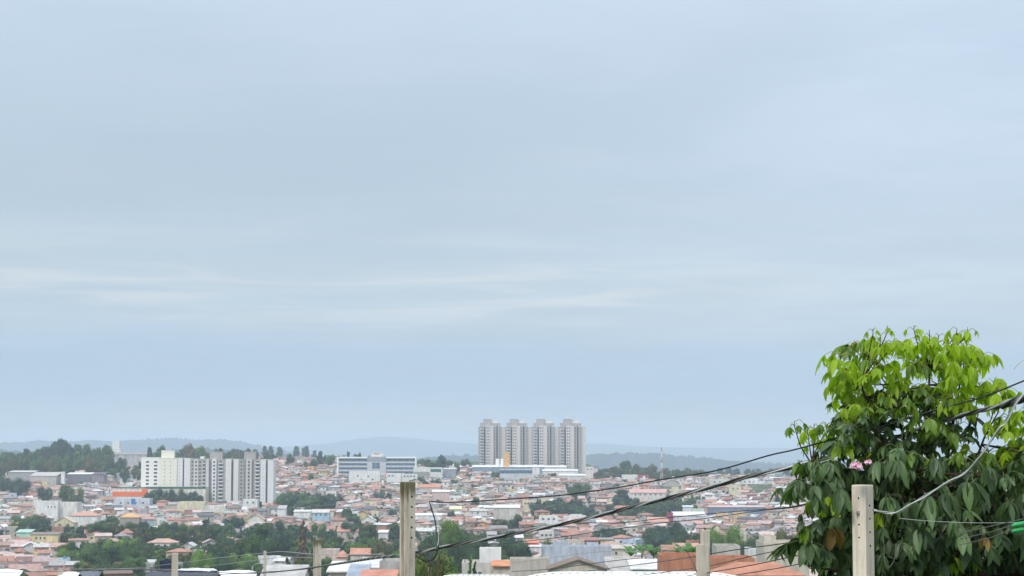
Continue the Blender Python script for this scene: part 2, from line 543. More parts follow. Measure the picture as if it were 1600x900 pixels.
def house_roof(mb, w, d, h, c, kind, rh, e=0.5, t=0.16):
    def slab(a, b, cc, dd):
        a, b, cc, dd = map(Vector, (a, b, cc, dd)); u = Vector((0, 0, t))
        mb.poly([a, b, cc, dd, a + u, b + u, cc + u, dd + u], [(3, 2, 1, 0), (4, 5, 6, 7), (0, 1, 5, 4), (1, 2, 6, 5), (2, 3, 7, 6), (3, 0, 4, 7)], 0, c)
    if kind == 'flat':
        mb.box(-w/2 + 0.18, w/2 - 0.18, -d/2 + 0.18, d/2 - 0.18, h + 0.003, h + 0.12, 0, c)
    elif kind == 'gable':
        dz = e * rh / (d / 2)
        for s in (-1, 1):
            slab((-w/2 - e, s * (d/2 + e), h - dz), (w/2 + e, s * (d/2 + e), h - dz), (w/2 + e, 0, h + rh), (-w/2 - e, 0, h + rh))
    elif kind == 'gable front':
        dz = e * rh / (w / 2)
        for s in (-1, 1):
            slab((s * (w/2 + e), -d/2 - e, h - dz), (s * (w/2 + e), d/2 + e, h - dz), (0, d/2 + e, h + rh), (0, -d/2 - e, h + rh))
    elif kind == 'lean-to':
        slab((-w/2 - e, -d/2 - e, h + 0.01), (w/2 + e, -d/2 - e, h + 0.01), (w/2 + e, d/2 + e, h + rh), (-w/2 - e, d/2 + e, h + rh))
    elif kind == 'hip':
        r = max(0.4, (w - d) / 2 + 0.3) if w > d else 0.35
        W, Dd = w/2 + e, d/2 + e
        v = [(-W, -Dd, h - 0.1), (W, -Dd, h - 0.1), (W, Dd, h - 0.1), (-W, Dd, h - 0.1), (-W, -Dd, h + 0.08), (W, -Dd, h + 0.08), (W, Dd, h + 0.08), (-W, Dd, h + 0.08),
             (-r, 0, h + rh), (r, 0, h + rh)]
        mb.poly(v, [(3, 2, 1, 0), (0, 1, 5, 4), (1, 2, 6, 5), (2, 3, 7, 6), (3, 0, 4, 7), (4, 5, 9, 8), (6, 7, 8, 9), (5, 6, 9), (7, 4, 8)], 0, c)

def window_data(name, w, h, frame_mat, glass_mat, bar=True, f=0.09):
    """window standing proud of a wall that faces -y: ring, recessed glass, centre bar"""
    mb = MB()
    mb.box(-w/2, w/2, -0.02, 0.06, -h/2, h/2, 1)
    for (a, b, c, d) in ((-w/2 - f, w/2 + f, h/2, h/2 + f), (-w/2 - f, w/2 + f, -h/2 - f, -h/2), (-w/2 - f, -w/2, -h/2, h/2), (w/2, w/2 + f, -h/2, h/2)):
        mb.box(a, b, -0.07, 0.05, c, d, 0)
    if bar: mb.box(-0.03, 0.03, -0.05, 0.05, -h/2, h/2, 0)
    return mb.data(name, [frame_mat, glass_mat], colors=False)

W_house = [window_data('window', 1.3, 1.1, M_frame, M_glass), window_data('window', 1.7, 1.2, M_frame, M_dark), window_data('window', 0.8, 0.9, M_frame, M_dark, False)]
W_flat = window_data('window', 1.45, 1.25, M_frame, M_glass)
W_small = window_data('window', 0.75, 0.8, M_frame, M_glass, False)
_d = MB(); _d.box(-0.45, 0.45, -0.05, 0.04, 0, 2.1, 0); _d.box(-0.55, -0.45, -0.08, 0.03, 0, 2.2, 1); _d.box(0.45, 0.55, -0.08, 0.03, 0, 2.2, 1); _d.box(-0.45, 0.45, -0.08, 0.03, 2.1, 2.2, 1)
Door_data = _d.data('door', [plain('door_paint', (0.22, 0.13, 0.08), 0.5), M_frame], colors=False)
_t = MB(); _t.tube([(0, 0, 0), (0, 0, 0.05), (0, 0, 0.9), (0, 0, 1.0), (0, 0, 1.12)], [0.62, 0.7, 0.78, 0.72, 0.25], 12)
Tank_data = _t.data('water_tank', [M_tank], colors=False)

def put(name, data, parent, loc, rz=0.0, sc=None):
    o = link(name, data, parent)
    o.location = loc
    if rz: o.rotation_euler = (0, 0, rz)
    if sc: o.scale = sc
    return o

def wall_points(w, d, hgt, rng):
    """window spots (x, y, z, rotation, kind) on the walls a viewer at -y can see"""
    out = []
    for fl in range(max(1, int(hgt // 2.6))):
        z = 1.5 + 2.8 * fl
        n = max(1, int(w // 3.4))
        for i in range(n):
            if rng.random() < 0.86:
                out.append((-w/2 + (i + 0.5) * w / n + rng.uniform(-.3, .3), -d/2 - 0.002, z, 0.0, rng.randrange(3)))
        for s in (-1, 1):
            if rng.random() < 0.5:
                out.append((s * (w/2 + 0.002), rng.uniform(-d/4, d/4), z, s * math.pi / 2, rng.randrange(3)))
    return out

# landmarks: built by hand, each at its own distance -----------------------------------------
PROTECT = []      # (x0, x1, y0, y1, D): parts of the picture that nothing random nearer than D may cover
ITEMS = []        # everything countable, for working out what shows and how large

def top_z(py, D): return pt(800, py, D).z
def span(x0, x1, D): return pt(x0, 700, D).x, pt(x1, 700, D).x

def landmark(name, label, cat, x0, x1, ytop, D, d, wall, roof, kind, rh=1.6, windows=None, yprot=None, rz=0.0, group=None, e=0.4, below=4.0, raw=False):
    """one building whose front runs from pixel x0 to x1 and whose top is at pixel ytop"""
    D = D if raw else settle((x0 + x1) / 2, D)
    X0, X1 = span(x0, x1, D)
    w = (X1 - X0)
    gzz = gz((X0 + X1) / 2, D)
    ztop = top_z(ytop, D)
    extra = {'flat': 0.55, 'gable': rh + 0.16, 'hip': rh, 'lean-to': rh + 0.16, 'gable front': rh + 0.16}[kind]
    h = max(2.4, ztop - gzz - extra)
    base = ztop - extra - h
    t = thing(name, label, cat, ((X0 + X1) / 2, D + d / 2, base), rz, group)
    a = MB(); house_wall(a, w, d, h, wall, kind, rh, below + max(0, base - gzz)); a.build('wall', M_wall, t)
    b = MB(); house_roof(b, w, d, h, roof, kind, rh, e); b.build('roof', M_roof, t)
    if windows:
        for (fx, zz, data, s) in windows:
            put('window', data, t, (-w/2 + fx * w, -d/2 - 0.003, h + zz if zz < 0 else zz), 0, s)
    PROTECT.append((min(x0, x1), max(x0, x1), ytop, yprot if yprot else ytop + 8, D))
    ITEMS.append((D, x0, x1, ytop, (yprot or ytop + 12), None))
    return t, w, h

def rowwin(n, z, data=None, s=None, a=0.08, b=0.92):
    return [(a + (b - a) * (i + 0.5) / n, z, data or W_house[0], s) for i in range(n)]

WC, RC = WALLS, ROOFS

# four tall towers ---------------------------------------------------------------------------
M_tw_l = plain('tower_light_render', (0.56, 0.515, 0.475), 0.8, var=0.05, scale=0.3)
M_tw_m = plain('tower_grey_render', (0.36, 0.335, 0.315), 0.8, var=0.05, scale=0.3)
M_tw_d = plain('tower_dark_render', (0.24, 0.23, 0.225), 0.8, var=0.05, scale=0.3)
M_tw_w = plain('tower_white_render', (0.67, 0.66, 0.64), 0.8, var=0.04, scale=0.3)
M_cream = plain('tower_cream_render', (0.70, 0.675, 0.56), 0.8, var=0.04, scale=0.3)
M_cream2 = plain('tower_cream_panel', (0.74, 0.72, 0.66), 0.8, var=0.04, scale=0.3)
W_tower = window_data('window', 1.35, 1.25, M_tw_w, M_glass, False)
W_tower2 = window_data('window', 0.9, 1.7, M_tw_w, M_dark, False, 0.12)
_b = MB(); _b.box(-2.0, 2.0, -1.1, 0, 0, 0.16); _b.box(-2.0, 2.0, -1.1, -1.0, 0.16, 1.05); _b.box(-2.0, -1.9, -1.0, 0, 0.16, 1.05); _b.box(1.9, 2.0, -1.0, 0, 0.16, 1.05)
Balc_data = _b.data('balcony', [M_tw_w], colors=False)

def block(t, x0, x1, y0, y1, z1, mat, name='wall', below=6.0, cornice=True):
    m = MB(); m.box(x0, x1, y0, y1, -below, z1, 0)
    if cornice:
        m.box(x0 - 0.12, x1 + 0.12, y0 - 0.12, y1 + 0.12, z1 + 0.002, z1 + 0.35, 0)
    return m.build(name, mat, t, colors=False)

def strip(t, x0, x1, y, z0, z1, mat, name='glazed_strip'):
    m = MB(); m.box(x0, x1, y - 0.06, y + 0.2, z0, z1, 0)
    z = z0 + 2.8
    while z < z1 - 0.5:
        m.box(x0, x1, y - 0.16, y + 0.1, z - 0.15, z, 0); z += 2.8
    return m.build(name, mat, t, colors=False)

def far_tower(px, D, label):
    X, _ = span(px, px, D)
    ztop = top_z(654.5, D)
    base = ztop - 52.5
    t = thing('apartment_tower', label, 'apartment tower', (X, D, base), 0, 'row of tall towers on the crest')
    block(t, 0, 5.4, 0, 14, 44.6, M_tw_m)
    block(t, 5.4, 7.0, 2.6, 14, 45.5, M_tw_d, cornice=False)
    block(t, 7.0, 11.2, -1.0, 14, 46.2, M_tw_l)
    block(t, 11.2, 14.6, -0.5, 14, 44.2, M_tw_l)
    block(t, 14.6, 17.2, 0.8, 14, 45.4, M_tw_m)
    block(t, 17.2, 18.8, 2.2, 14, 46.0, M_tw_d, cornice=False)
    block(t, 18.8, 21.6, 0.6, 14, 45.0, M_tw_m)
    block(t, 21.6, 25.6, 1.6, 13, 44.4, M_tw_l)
    block(t, 4.4, 12.4, 2.4, 10, 52.0, M_tw_m, 'rooftop_box', -46.0)
    block(t, 12.4, 18.6, 4.0, 9, 51.2, M_tw_w, 'rooftop_box', -46.4)
    block(t, 1.6, 4.4, 3.0, 11, 48.4, M_tw_m, 'rooftop_box', -44.9)
    block(t, 12.4, 21.2, 2.9, 3.9, 48.0, M_tw_m, 'parapet', -45.9)
    strip(t, 17.5, 18.5, 2.2, 1.0, 45.0, M_bluglass)
    for k in range(16):
        z = 1.8 + 2.8 * k
        put('window', W_tower, t, (8.3, -1.003, z)); put('window', W_tower, t, (10.1, -1.003, z), 0, (0.75, 1, 1))
        put('window', W_tower2, t, (6.2, 2.597, z))
        put('window', W_tower2, t, (15.9, 0.797, z)); put('window', W_tower2, t, (20.1, 0.597, z))
        put('window', W_small, t, (0.7, -0.003, z))
        put('balcony', Balc_data, t, (3.4, -0.002, z - 1.4), 0, (0.85, 1, 0.75))
        put('window', W_tower, t, (3.4, -0.003, z), 0, (1.9, 1, 0.75))
    return t

for k, (px, D, lb) in enumerate([(747.5, 1850, 'tall grey apartment tower standing at the left end of the row of four'),
                                 (789.2, 1838, 'tall grey apartment tower rising behind the slim orange tower and white silos'),
                                 (831.0, 1824, 'tall grey apartment tower just right of the one behind the silos'),
                                 (873.0, 1806, 'tall grey apartment tower at the right end of the row of four')]):
    far_tower(px, D, lb)
    ITEMS.append((D, px, px + 41, 656, 742, None))
PROTECT.append((745, 918, 656, 738, 1800))

# silos and slim orange tower in front of them
def silo(px, D, ytop, ybot, w, mat, label):
    c = pt(px, ybot, D)
    t = thing('silo', label, 'silo', (c.x, D, c.z - 2), 0, 'white silos')
    h = top_z(ytop, D) - c.z + 2
    m = MB(); m.tube([(0, 0, 0), (0, 0, h * 0.93)], [w/2, w/2], 16); m.build('shell', mat, t, smooth=False, colors=False)
    m = MB(); m.tube([(0, 0, h * 0.93), (0, 0, h * 0.97), (0, 0, h)], [w/2 + 0.1, w/2 * 0.8, w/2 * 0.4], 16); m.build('lid', mat, t, colors=False)
silo(777.5, 1775, 717, 727, 3.7, M_white, 'white silo, the one farther from the slim orange tower')
silo(785, 1775, 717, 727, 3.4, M_white, 'white silo standing next to the slim orange tower')
c = pt(792, 727, 1772)
t = thing('orange_tower', 'slim orange stepped tower beside the two white silos', 'tower', (c.x, 1772, c.z - 2))
M_or = plain('orange_render', (0.72, 0.40, 0.12), 0.7, var=0.08, scale=0.6)
m = MB(); m.box(-2.2, 2.2, 0, 4, 0, 12.2); m.build('shaft', M_or, t, colors=False)
m = MB(); m.box(-1.3, 1.6, 0.6, 3.4, 12.2, 14.2); m.box(-1.5, 1.8, 0.4, 3.6, 14.2, 14.5); m.build('cap', M_or, t, colors=False)
for k in range(4): put('window', W_small, t, (-0.9 + (k % 2) * 1.8, -0.003, 3.2 + k * 2.4))

# the three pale apartment blocks on the left -----------------------------------------------
D = 1440
def left_block(px0, D, label, segs, boxes, cols, balc=(), floors=12, wmat=None):
    X, _ = span(px0, px0, D)
    s = D / F
    base = top_z(717.5, D) - 34.2
    t = thing('apartment_block', label, 'apartment block', (X, D, base), 0, 'pale apartment blocks')
    for (a, b, y0, ztop, mat) in segs:
        block(t, (a - px0) * s, (b - px0) * s, y0, 15, base_h(ztop, D, base), mat)
    for (a, b, ztop, mat) in boxes:
        block(t, (a - px0) * s, (b - px0) * s, 3, 9, base_h(ztop, D, base), mat, 'rooftop_box', -33.0)
    for (c, y, data, sc) in cols:
        for k in range(floors):
            put('window', data, t, ((c - px0) * s, y - 0.003, 1.9 + 2.75 * k), 0, sc)
    for (c, y, sc) in balc:
        for k in range(floors):
            put('balcony', Balc_data, t, ((c - px0) * s, y - 0.002, 0.5 + 2.75 * k), 0, sc)
    return t
def base_h(y, D, base): return top_z(y, D) - base

W_dk = window_data('window', 1.5, 1.35, M_cream2, M_dark, False, 0.06)
W_dk2 = window_data('window', 1.5, 1.35, M_tw_w, M_glass, False, 0.06)
left_block(221, D + 8, 'pale cream apartment block with the tallest cream rooftop box, behind the green-edged store',
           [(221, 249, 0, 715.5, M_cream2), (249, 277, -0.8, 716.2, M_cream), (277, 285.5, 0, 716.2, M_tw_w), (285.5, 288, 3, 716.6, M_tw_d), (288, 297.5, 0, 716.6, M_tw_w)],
           [(251, 270.5, 704.2, M_cream)],
           [(231, 0, W_dk, (1.5, 1, 1)), (243.5, 0, W_dk, (1.7, 1, 1)), (258, -0.8, W_small, (0.8, 1, .7)), (267, -0.8, W_small, (0.8, 1, .7)), (281, 0, W_small, (0.5, 1, .8))])
left_block(297.5, D, 'middle apartment block with a grey rooftop box and white balcony fronts',
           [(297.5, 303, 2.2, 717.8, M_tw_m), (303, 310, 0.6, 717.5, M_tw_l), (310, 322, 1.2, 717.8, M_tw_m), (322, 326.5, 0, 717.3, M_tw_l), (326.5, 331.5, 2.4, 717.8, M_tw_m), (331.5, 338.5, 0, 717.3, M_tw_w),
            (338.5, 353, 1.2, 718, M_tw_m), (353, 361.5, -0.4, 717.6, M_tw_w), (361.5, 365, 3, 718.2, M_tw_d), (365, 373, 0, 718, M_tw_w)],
           [(327, 346, 706.3, M_tw_m), (312, 318, 713.5, M_tw_w)],
           [(300.2, 2.2, W_dk2, (0.9, 1, 1)), (306.5, 0.6, W_dk2, None), (312.5, 1.2, W_dk2, (1.1, 1, 1)), (318.5, 1.2, W_dk2, (1.1, 1, 1)), (335, 0, W_dk2, (.9, 1, 1.1)), (344.5, 1.2, W_dk, (1.6, 1, 0.8)), (357, -0.4, W_small, (.4, 1, .6))],
           [(345.0, 1.2, (0.82, 1, 0.8)), (318.5, 1.2, (0.45, 1, .7))])
left_block(373.5, D - 8, 'rightmost pale apartment block with paired white columns, next to the tree-covered slope',
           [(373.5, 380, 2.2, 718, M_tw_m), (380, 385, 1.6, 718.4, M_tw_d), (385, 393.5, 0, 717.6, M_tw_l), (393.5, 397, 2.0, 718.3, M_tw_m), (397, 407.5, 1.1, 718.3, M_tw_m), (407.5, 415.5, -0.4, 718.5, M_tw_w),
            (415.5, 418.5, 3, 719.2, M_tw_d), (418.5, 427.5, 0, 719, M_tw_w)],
           [(380.5, 398, 706.5, M_tw_m)],
           [(376.7, 2.2, W_dk2, (0.9, 1, 1)), (382.5, 1.6, W_tower2, None), (389, 0, W_dk2, (.9, 1, 1.1)), (402.3, 1.1, W_dk, (1.5, 1, .8)), (411.5, -0.4, W_small, (.4, 1, .6))],
           [(402.3, 1.1, (0.78, 1, 0.8)), (389, 0, (0.4, 0.5, .5))])
PROTECT.append((219, 296, 715, 762, 1436)); PROTECT.append((297, 429, 715, 784, 1430))
ITEMS.append((1440, 221, 428, 717, 790, None))

# long framed block on the crest --------------------------------------------------------------
D = 1750
X0, X1 = span(526.5, 650.5, D)
w = X1 - X0
base = top_z(745, D)
H = top_z(714, D) - base
t = thing('office_block', 'long low office block with a white outer frame and dark window bands', 'office building', (X0, D, base))
s = D / F
block(t, 0.9, w - 0.9, 1.2, 14, H - 0.6, M_tw_d, 'rear_wall', cornice=False)
for (a, b, z0, z1) in ((0, 1.6, -6, H - 1.25), (w - 1.1, w, -6, H - 1.25), (0, w, H - 1.25, H)):
    m = MB(); m.box(a, b, 0, 14.3, z0, z1); m.build('frame', M_white, t, colors=False)
W_band = window_data('window', 4.5, 1.95, M_tw_w, M_bluglass, True, 0.03)
M_sp = plain('spandrel_panel', (0.50, 0.50, 0.53), 0.6, var=0.06, scale=0.4)
for k in range(4):
    zc = H - 3.1 - 3.7 * k
    for (a, b) in ((3.0, 27.5), (45.0, w - 1.2)):
        m = MB(); m.box(a if a > 3.1 else 1.65, b, 0.7, 1.15, zc - 2.6, zc - 1.0); m.build('spandrel', M_sp, t, colors=False)
        for q in range(5):
            put('window', W_band, t, (a + (q + 0.5) * (b - a) / 5, 1.197, zc))
m = MB(); m.box(27.6, 44.9, 0.2, 3, -4, H - 3.8); m.build('entrance_bay', M_sp, t, colors=False)
m = MB(); m.box(27.6, 44.9, -0.1, 2, H - 3.75, H + 0.3); m.build('fascia', plain('grey_fascia', (0.33, 0.33, 0.35)), t, colors=False)
for q in range(2):
    for r in range(2): put('window', W_band, t, (33.9 + q * 3.6, 0.197, H - 6.5 - r * 2.6), 0, (0.72, 1, 1.5))
m = MB(); m.box(31.5, 41.5, 3, 9, H, H + 4.0); m.box(31.2, 41.8, 2.7, 9.3, H + 4.0, H + 4.4); m.build('rooftop_box', M_tw_w, t, colors=False)
m = MB(); m.box(33.6, 38.6, 2.85, 2.97, H + 2.4, H + 3.1); m.build('sign', M_red, t, colors=False)
PROTECT.append((526, 651, 712, 740, 1745)); ITEMS.append((D, 526, 650, 714, 745, None))

# other buildings worked out one by one --------------------------------------------------------
L = landmark
C = lambda *a: tuple(a)
wh = C(0.80, 0.79, 0.77)
L('water_tower', 'square white water tower rising above the wood on the left crest', 'water tower', 175.5, 186.5, 688.5, 1950, 6, wh, wh, 'flat', yprot=705)
L('shed', 'low white shed at the foot of the square white water tower', 'shed', 176, 189, 701, 1948, 6, wh, RC['light grey'], 'flat', yprot=706)
L('factory', 'long factory with a brownish roof below the white water tower', 'factory', 160, 232, 706.5, 1915, 14, C(.55, .54, .54), C(.34, .30, .29), 'gable', 2.2, rowwin(5, -1.4, W_flat), 719)
L('house', 'small white gabled house among the trees below the factory', 'house', 182, 193, 728, 1730, 9, wh, RC['white'], 'gable front', 1.5, rowwin(2, -1.5), 738)
L('house', 'white flat-roofed house just left of the cream apartment block', 'house', 188, 214, 742, 1640, 10, wh, RC['light grey'], 'flat', 1, rowwin(4, -1.4), 752)
L('warehouse', 'grey warehouse with a dark open front below the left wood', 'warehouse', 14, 54, 735.5, 1620, 16, C(.40, .39, .38), C(.62, .6, .58), 'lean-to', 1.0, None, 748)
L('warehouse', 'wide grey warehouse with a pale sloping roof below the left wood', 'warehouse', 48, 89, 738, 1600, 20, C(.5, .47, .44), C(.52, .49, .46), 'lean-to', 3.0, None, 750)
L('warehouse', 'low warehouse with a white and black roof edge left of the cream block', 'warehouse', 105, 147, 738.5, 1610, 14, C(.2, .2, .22), C(.78, .76, .75), 'lean-to', 1.2, None, 746)
L('warehouse', 'dark purple-roofed warehouse at the edge of the left wood', 'warehouse', 145, 163, 738, 1606, 14, C(.30, .25, .27), C(.16, .13, .17), 'lean-to', 1.6, None, 746)
L('kiosk', 'tiny bright white box between two warehouses', 'tank house', 96, 101.5, 737, 1600, 4, wh, wh, 'flat', 1, None, 743)
# store with orange front
t, w, h = L('store', 'long cream store with a dark green roof edge, behind the round trees', 'store', 232, 322, 761, 1425, 18, C(.74, .70, .60), C(.5, .5, .48), 'flat', 1, None, 772, below=8)
m = MB(); m.box(-w/2 - .2, w/2 + .2, -9.25, -9.05, h - 0.6, h + 0.75); m.build('fascia', plain('dark_green_paint', (0.03, 0.13, 0.08)), t, colors=False)
t, w, h = L('store', 'store wing with a broad orange band across its white front', 'store', 177, 232, 761.5, 1420, 18, C(.76, .70, .62), C(.5, .5, .48), 'flat', 1, None, 778, below=8)
M_orange = plain('orange_band_paint', (0.74, 0.16, 0.045), 0.6, var=0.06)
m = MB(); m.box(-w/2 - .1, w/2 - 4.3, -9.2, -9.02, h - 6.0, h - 2.6); m.box(w/2 - 4.3, w/2 + .05, -9.3, -9.02, h - 6.0, h - 0.4); m.build('painted_band', M_orange, t, colors=False)
m = MB(); m.box(-w/2 - .2, w/2 + .2, -9.4, -9.32, h + 0.15, h + 0.75); m.build('fascia', bpy.data.materials['dark_green_paint'], t, colors=False)
m = MB(); m.box(-16.5, -14.2, -9.55, -9.25, h - 4.8, h - 0.2); m.build('sign', plain('white_sign_paint', (.7, .7, .72)), t, colors=False)
m = MB(); m.box(-15.9, -14.8, -9.6, -9.56, h - 4.2, h - 0.8); m.build('sign_face', M_tw_d, t, colors=False)
t, w, h = L('building', 'white building with a cobalt blue patch on its wall, below the orange-banded store', 'building', 180, 235, 779, 1330, 12, C(.62, .64, .70), RC['white'], 'flat', 1, rowwin(4, -2.6, W_flat), 791)
m = MB(); m.box(w/2 - 13.2, w/2 - 10.2, -6.15, -6.02, h - 3.6, h + .5); m.build('painted_band', plain('cobalt_paint', (0.06, 0.20, 0.50)), t, colors=False)
L('warehouse', 'pale yellow walled warehouse below the round trees', 'warehouse', 278, 321, 784, 1300, 14, C(.72, .66, .46), C(.6, .58, .5), 'flat', 1, None, 796)
L('building', 'low off-white building right of the pale yellow warehouse', 'building', 322, 353, 790, 1270, 12, C(.76, .73, .68), RC['white'], 'flat', 1, None, 798)
L('building', 'white stepped building at the foot of the right pale apartment block', 'building', 381, 403, 780, 1330, 10, wh, RC['white'], 'flat', 1, rowwin(2, -1.8), 792)
L('building', 'wide white building with a blank side wall, left part of the near town', 'building', 92, 122, 785, 1130, 14, C(.76, .72, .68), RC['light grey'], 'flat', 1, None, 803)
L('house', 'wide white house with round-shadowed windows beside the blank-walled building', 'house', 57, 92, 783, 1135, 11, wh, RC['light grey'], 'flat', 1, rowwin(3, -3.2, W_house[2], None, .5, .95), 794)
L('house', 'cream gable-fronted house above the long belt of trees', 'house', 87, 117, 808, 1030, 12, C(.72, .62, .40), C(.66, .56, .42), 'gable front', 3.2, rowwin(2, -1.4, W_house[1]), 823)
L('house', 'house with a bright orange hip roof above the long belt of trees', 'house', 189, 219, 802, 1060, 10, C(.40, .35, .30), C(.70, .42, .19), 'hip', 2.6, None, 818)
L('house', 'white house with a salmon roof beside the blank-walled building', 'house', 112, 154, 799.5, 1070, 10, wh, C(.60, .34, .26), 'hip', 2.6, None, 812)
L('house', 'pale yellow house with three dark windows below the tree belt', 'house', 50, 93, 832.5, 800, 9, C(.74, .60, .34), C(.28, .24, .21), 'lean-to', .8, rowwin(3, -1.7, W_house[2], (1.2, 1, 1.2), .15, .6), 848)
L('house', 'mint green walled house touching the pale yellow one', 'house', 28, 50, 828, 815, 9, C(.42, .68, .56), C(.45, .6, .52), 'lean-to', 1.2, None, 838)
L('house', 'white house with a hipped salmon roof and three small dark windows among the trees', 'house', 233, 277, 842, 800, 9, C(.78, .73, .67), C(.62, .40, .32), 'hip', 1.9, rowwin(4, -1.5, W_house[2], (1.1, 1, 1.2)), 856)
L('shed', 'white gable-fronted shed behind the street lamp trees', 'shed', 277, 314, 848, 780, 12, C(.64, .62, .60), C(.66, .64, .63), 'gable front', 3.3, None, 860)
L('house', 'house with a flat overhanging red tiled roof behind the short post', 'house', 262, 298, 857.5, 640, 9, C(.66, .52, .38), C(.50, .25, .18), 'hip', 1.3, None, 868)
L('house', 'pale blue house with a white gable in front of the dark tree mound', 'house', 489, 515, 796, 1120, 9, C(.40, .58, .70), C(.66, .60, .56), 'gable', 1.8, rowwin(3, -1.5), 815)
L('house', 'white round-gabled house left of the mossy post', 'house', 565, 587, 806, 1060, 9, wh, C(.72, .69, .66), 'gable front', 2.6, None, 817)
L('house', 'pale gable-fronted hall above the tree belt', 'hall', 388, 413, 804, 1090, 12, C(.78, .76, .70), C(.55, .33, .26), 'gable front', 3.0, None, 817)
L('house', 'white house with a bright white wall at the edge of the tree belt', 'house', 592, 606, 829, 880, 9, wh, RC['white'], 'lean-to', 1.0, None, 843)
L('house', 'white-fronted house with a sloping grey roof right of the pale blocks', 'house', 435, 447, 790, 1200, 9, wh, C(.5, .47, .45), 'lean-to', 2.0, None, 806)
L('house', 'long white house right of the white-fronted one', 'house', 460, 486, 797, 1190, 9, wh, C(.7, .68, .66), 'lean-to', 1.0, None, 805)
L('building', 'bright white building with scattered square windows below the framed office block', 'building', 546, 594, 736.5, 1690, 10, C(.82, .81, .79), RC['white'], 'flat', 1, [(0.28, -3.4, W_flat, None), (0.62, -3.6, W_flat, None), (.76, -6.4, W_flat, None), (.4, -6.6, W_flat, (.7, 1, .7))], 754)
L('building', 'bright white cube building right of the scattered-window one', 'building', 604, 627, 739.5, 1680, 10, C(.82, .81, .79), RC['white'], 'flat', 1, [(.2, -1.6, W_flat, None), (.42, -1.6, W_flat, None)], 755)
L('building', 'low white building with a flat canopy just behind the mossy post', 'building', 628, 652, 741, 1675, 9, C(.78, .76, .72), RC['white'], 'flat', 1, rowwin(4, -1.2, W_flat), 749)
t, w, h = L('building', 'white flat-roofed hall with a green glass corner right of the office block', 'hall', 646, 691, 730.5, 1720, 12, C(.80, .79, .76), RC['white'], 'flat', 1, None, 746)
m = MB(); m.box(w/2 - 10.5, w/2 - 1, -6.1, -6.02, h - 3.4, h - .8); m.build('shop_window', plain('green_glass', (.05, .13, .12), .2), t, colors=False)
m = MB(); m.box(-w/2 + .6, w/2 - 11.2, -6.1, -6.02, h - 7.4, h - 3.2); m.build('shop_front', plain('grey_front', (.33, .31, .28)), t, colors=False)
L('house', 'slate blue walled house between the hall and the olive trees', 'house', 693, 713, 731, 1730, 10, C(.34, .36, .42), RC['light grey'], 'lean-to', 1.2, None, 744)
L('factory', 'long factory hall with a white roof below the first tall tower', 'factory', 738, 850, 727, 1768, 30, C(.25, .33, .42), C(.78, .76, .74), 'lean-to', 1.6, None, 733)
t, w, h = L('factory', 'factory front with a blue band and grey lower wall in front of the towers', 'factory', 781, 832, 733, 1750, 12, C(.62, .63, .68), C(.7, .7, .7), 'flat', 1, None, 748)
m = MB(); m.box(-w/2, w/2, -6.3, -6.02, h - 3.0, h - .4); m.build('window_band', M_bluglass, t, colors=False)
L('building', 'white blank-walled building in front of the third tall tower', 'building', 832, 843, 731, 1745, 10, wh, RC['white'], 'flat', 1, None, 742)
L('warehouse', 'long white warehouse roof across the foot of the third and fourth towers', 'warehouse', 848, 885, 727.5, 1770, 18, wh, C(.8, .79, .76), 'lean-to', 1.4, None, 733)
L('warehouse', 'low bright white warehouse at the foot of the right-hand tower', 'warehouse', 848, 903, 733.5, 1750, 12, wh, C(.8, .79, .77), 'lean-to', 1.2, None, 738)
L('warehouse', 'white warehouse with a grey front below the right-hand tower', 'warehouse', 875, 915, 740.5, 1705, 12, C(.66, .66, .66), C(.8, .79, .77), 'lean-to', 1.4, None, 746)
L('house', 'white house with a dark upper terrace right of the tall towers', 'house', 915, 927, 729.5, 1760, 9, C(.78, .74, .68), C(.2, .18, .18), 'flat', 1, rowwin(2, -1.6), 744)
L('house', 'white gabled house with dark dormer right of the tall towers', 'house', 922, 934, 727, 1785, 8, C(.7, .66, .62), C(.17, .17, .19), 'gable', 2.0, None, 736)
t, w, h = L('warehouse', 'bright white warehouse with a dark red end wall left of the radio mast', 'warehouse', 972, 996, 741.5, 1790, 12, wh, C(.8, .79, .77), 'flat', 1, None, 749)
L('warehouse', 'dark red building touching the bright white warehouse', 'warehouse', 996, 1013, 741.8, 1790, 12, C(.42, .10, .12), C(.4, .12, .13), 'flat', 1, None, 748)
L('building', 'off-white building with two dark windows right of the radio mast', 'building', 1109, 1140, 749, 1700, 12, C(.70, .67, .62), RC['light grey'], 'flat', 1, rowwin(3, -1.8, W_flat), 757)
L('building', 'tall white stepped building at the right edge of the far town', 'building', 1150, 1184, 747.5, 1690, 12, wh, RC['white'], 'flat', 1, rowwin(4, -2.4, W_flat), 760)
L('building', 'white lower wing beside the tall white stepped building', 'building', 1178, 1194, 752, 1686, 10, wh, RC['white'], 'flat', 1, rowwin(2, -2.4, W_flat), 765)
L('building', 'pale grey building with small windows right of the white stepped one', 'building', 1193, 1206, 754, 1684, 10, C(.55, .57, .56), RC['light grey'], 'flat', 1, rowwin(2, -2.4, W_flat), 764)
L('building', 'cream square building in the middle of the right-hand town', 'building', 1140, 1157, 757.5, 1560, 10, C(.74, .66, .46), RC['light grey'], 'flat', 1, rowwin(2, -2.6), 773)
L('house', 'square yellowish house above the red roofs left of the radio mast wires', 'house', 1050, 1060, 761, 1540, 9, C(.72, .66, .46), RC['light grey'], 'flat', 1, None, 770)
L('building', 'large brownish grey gabled hall right of the radio mast', 'hall', 1036, 1062, 749.5, 1680, 18, C(.50, .46, .42), C(.47, .43, .38), 'gable front', 3.0, None, 765)
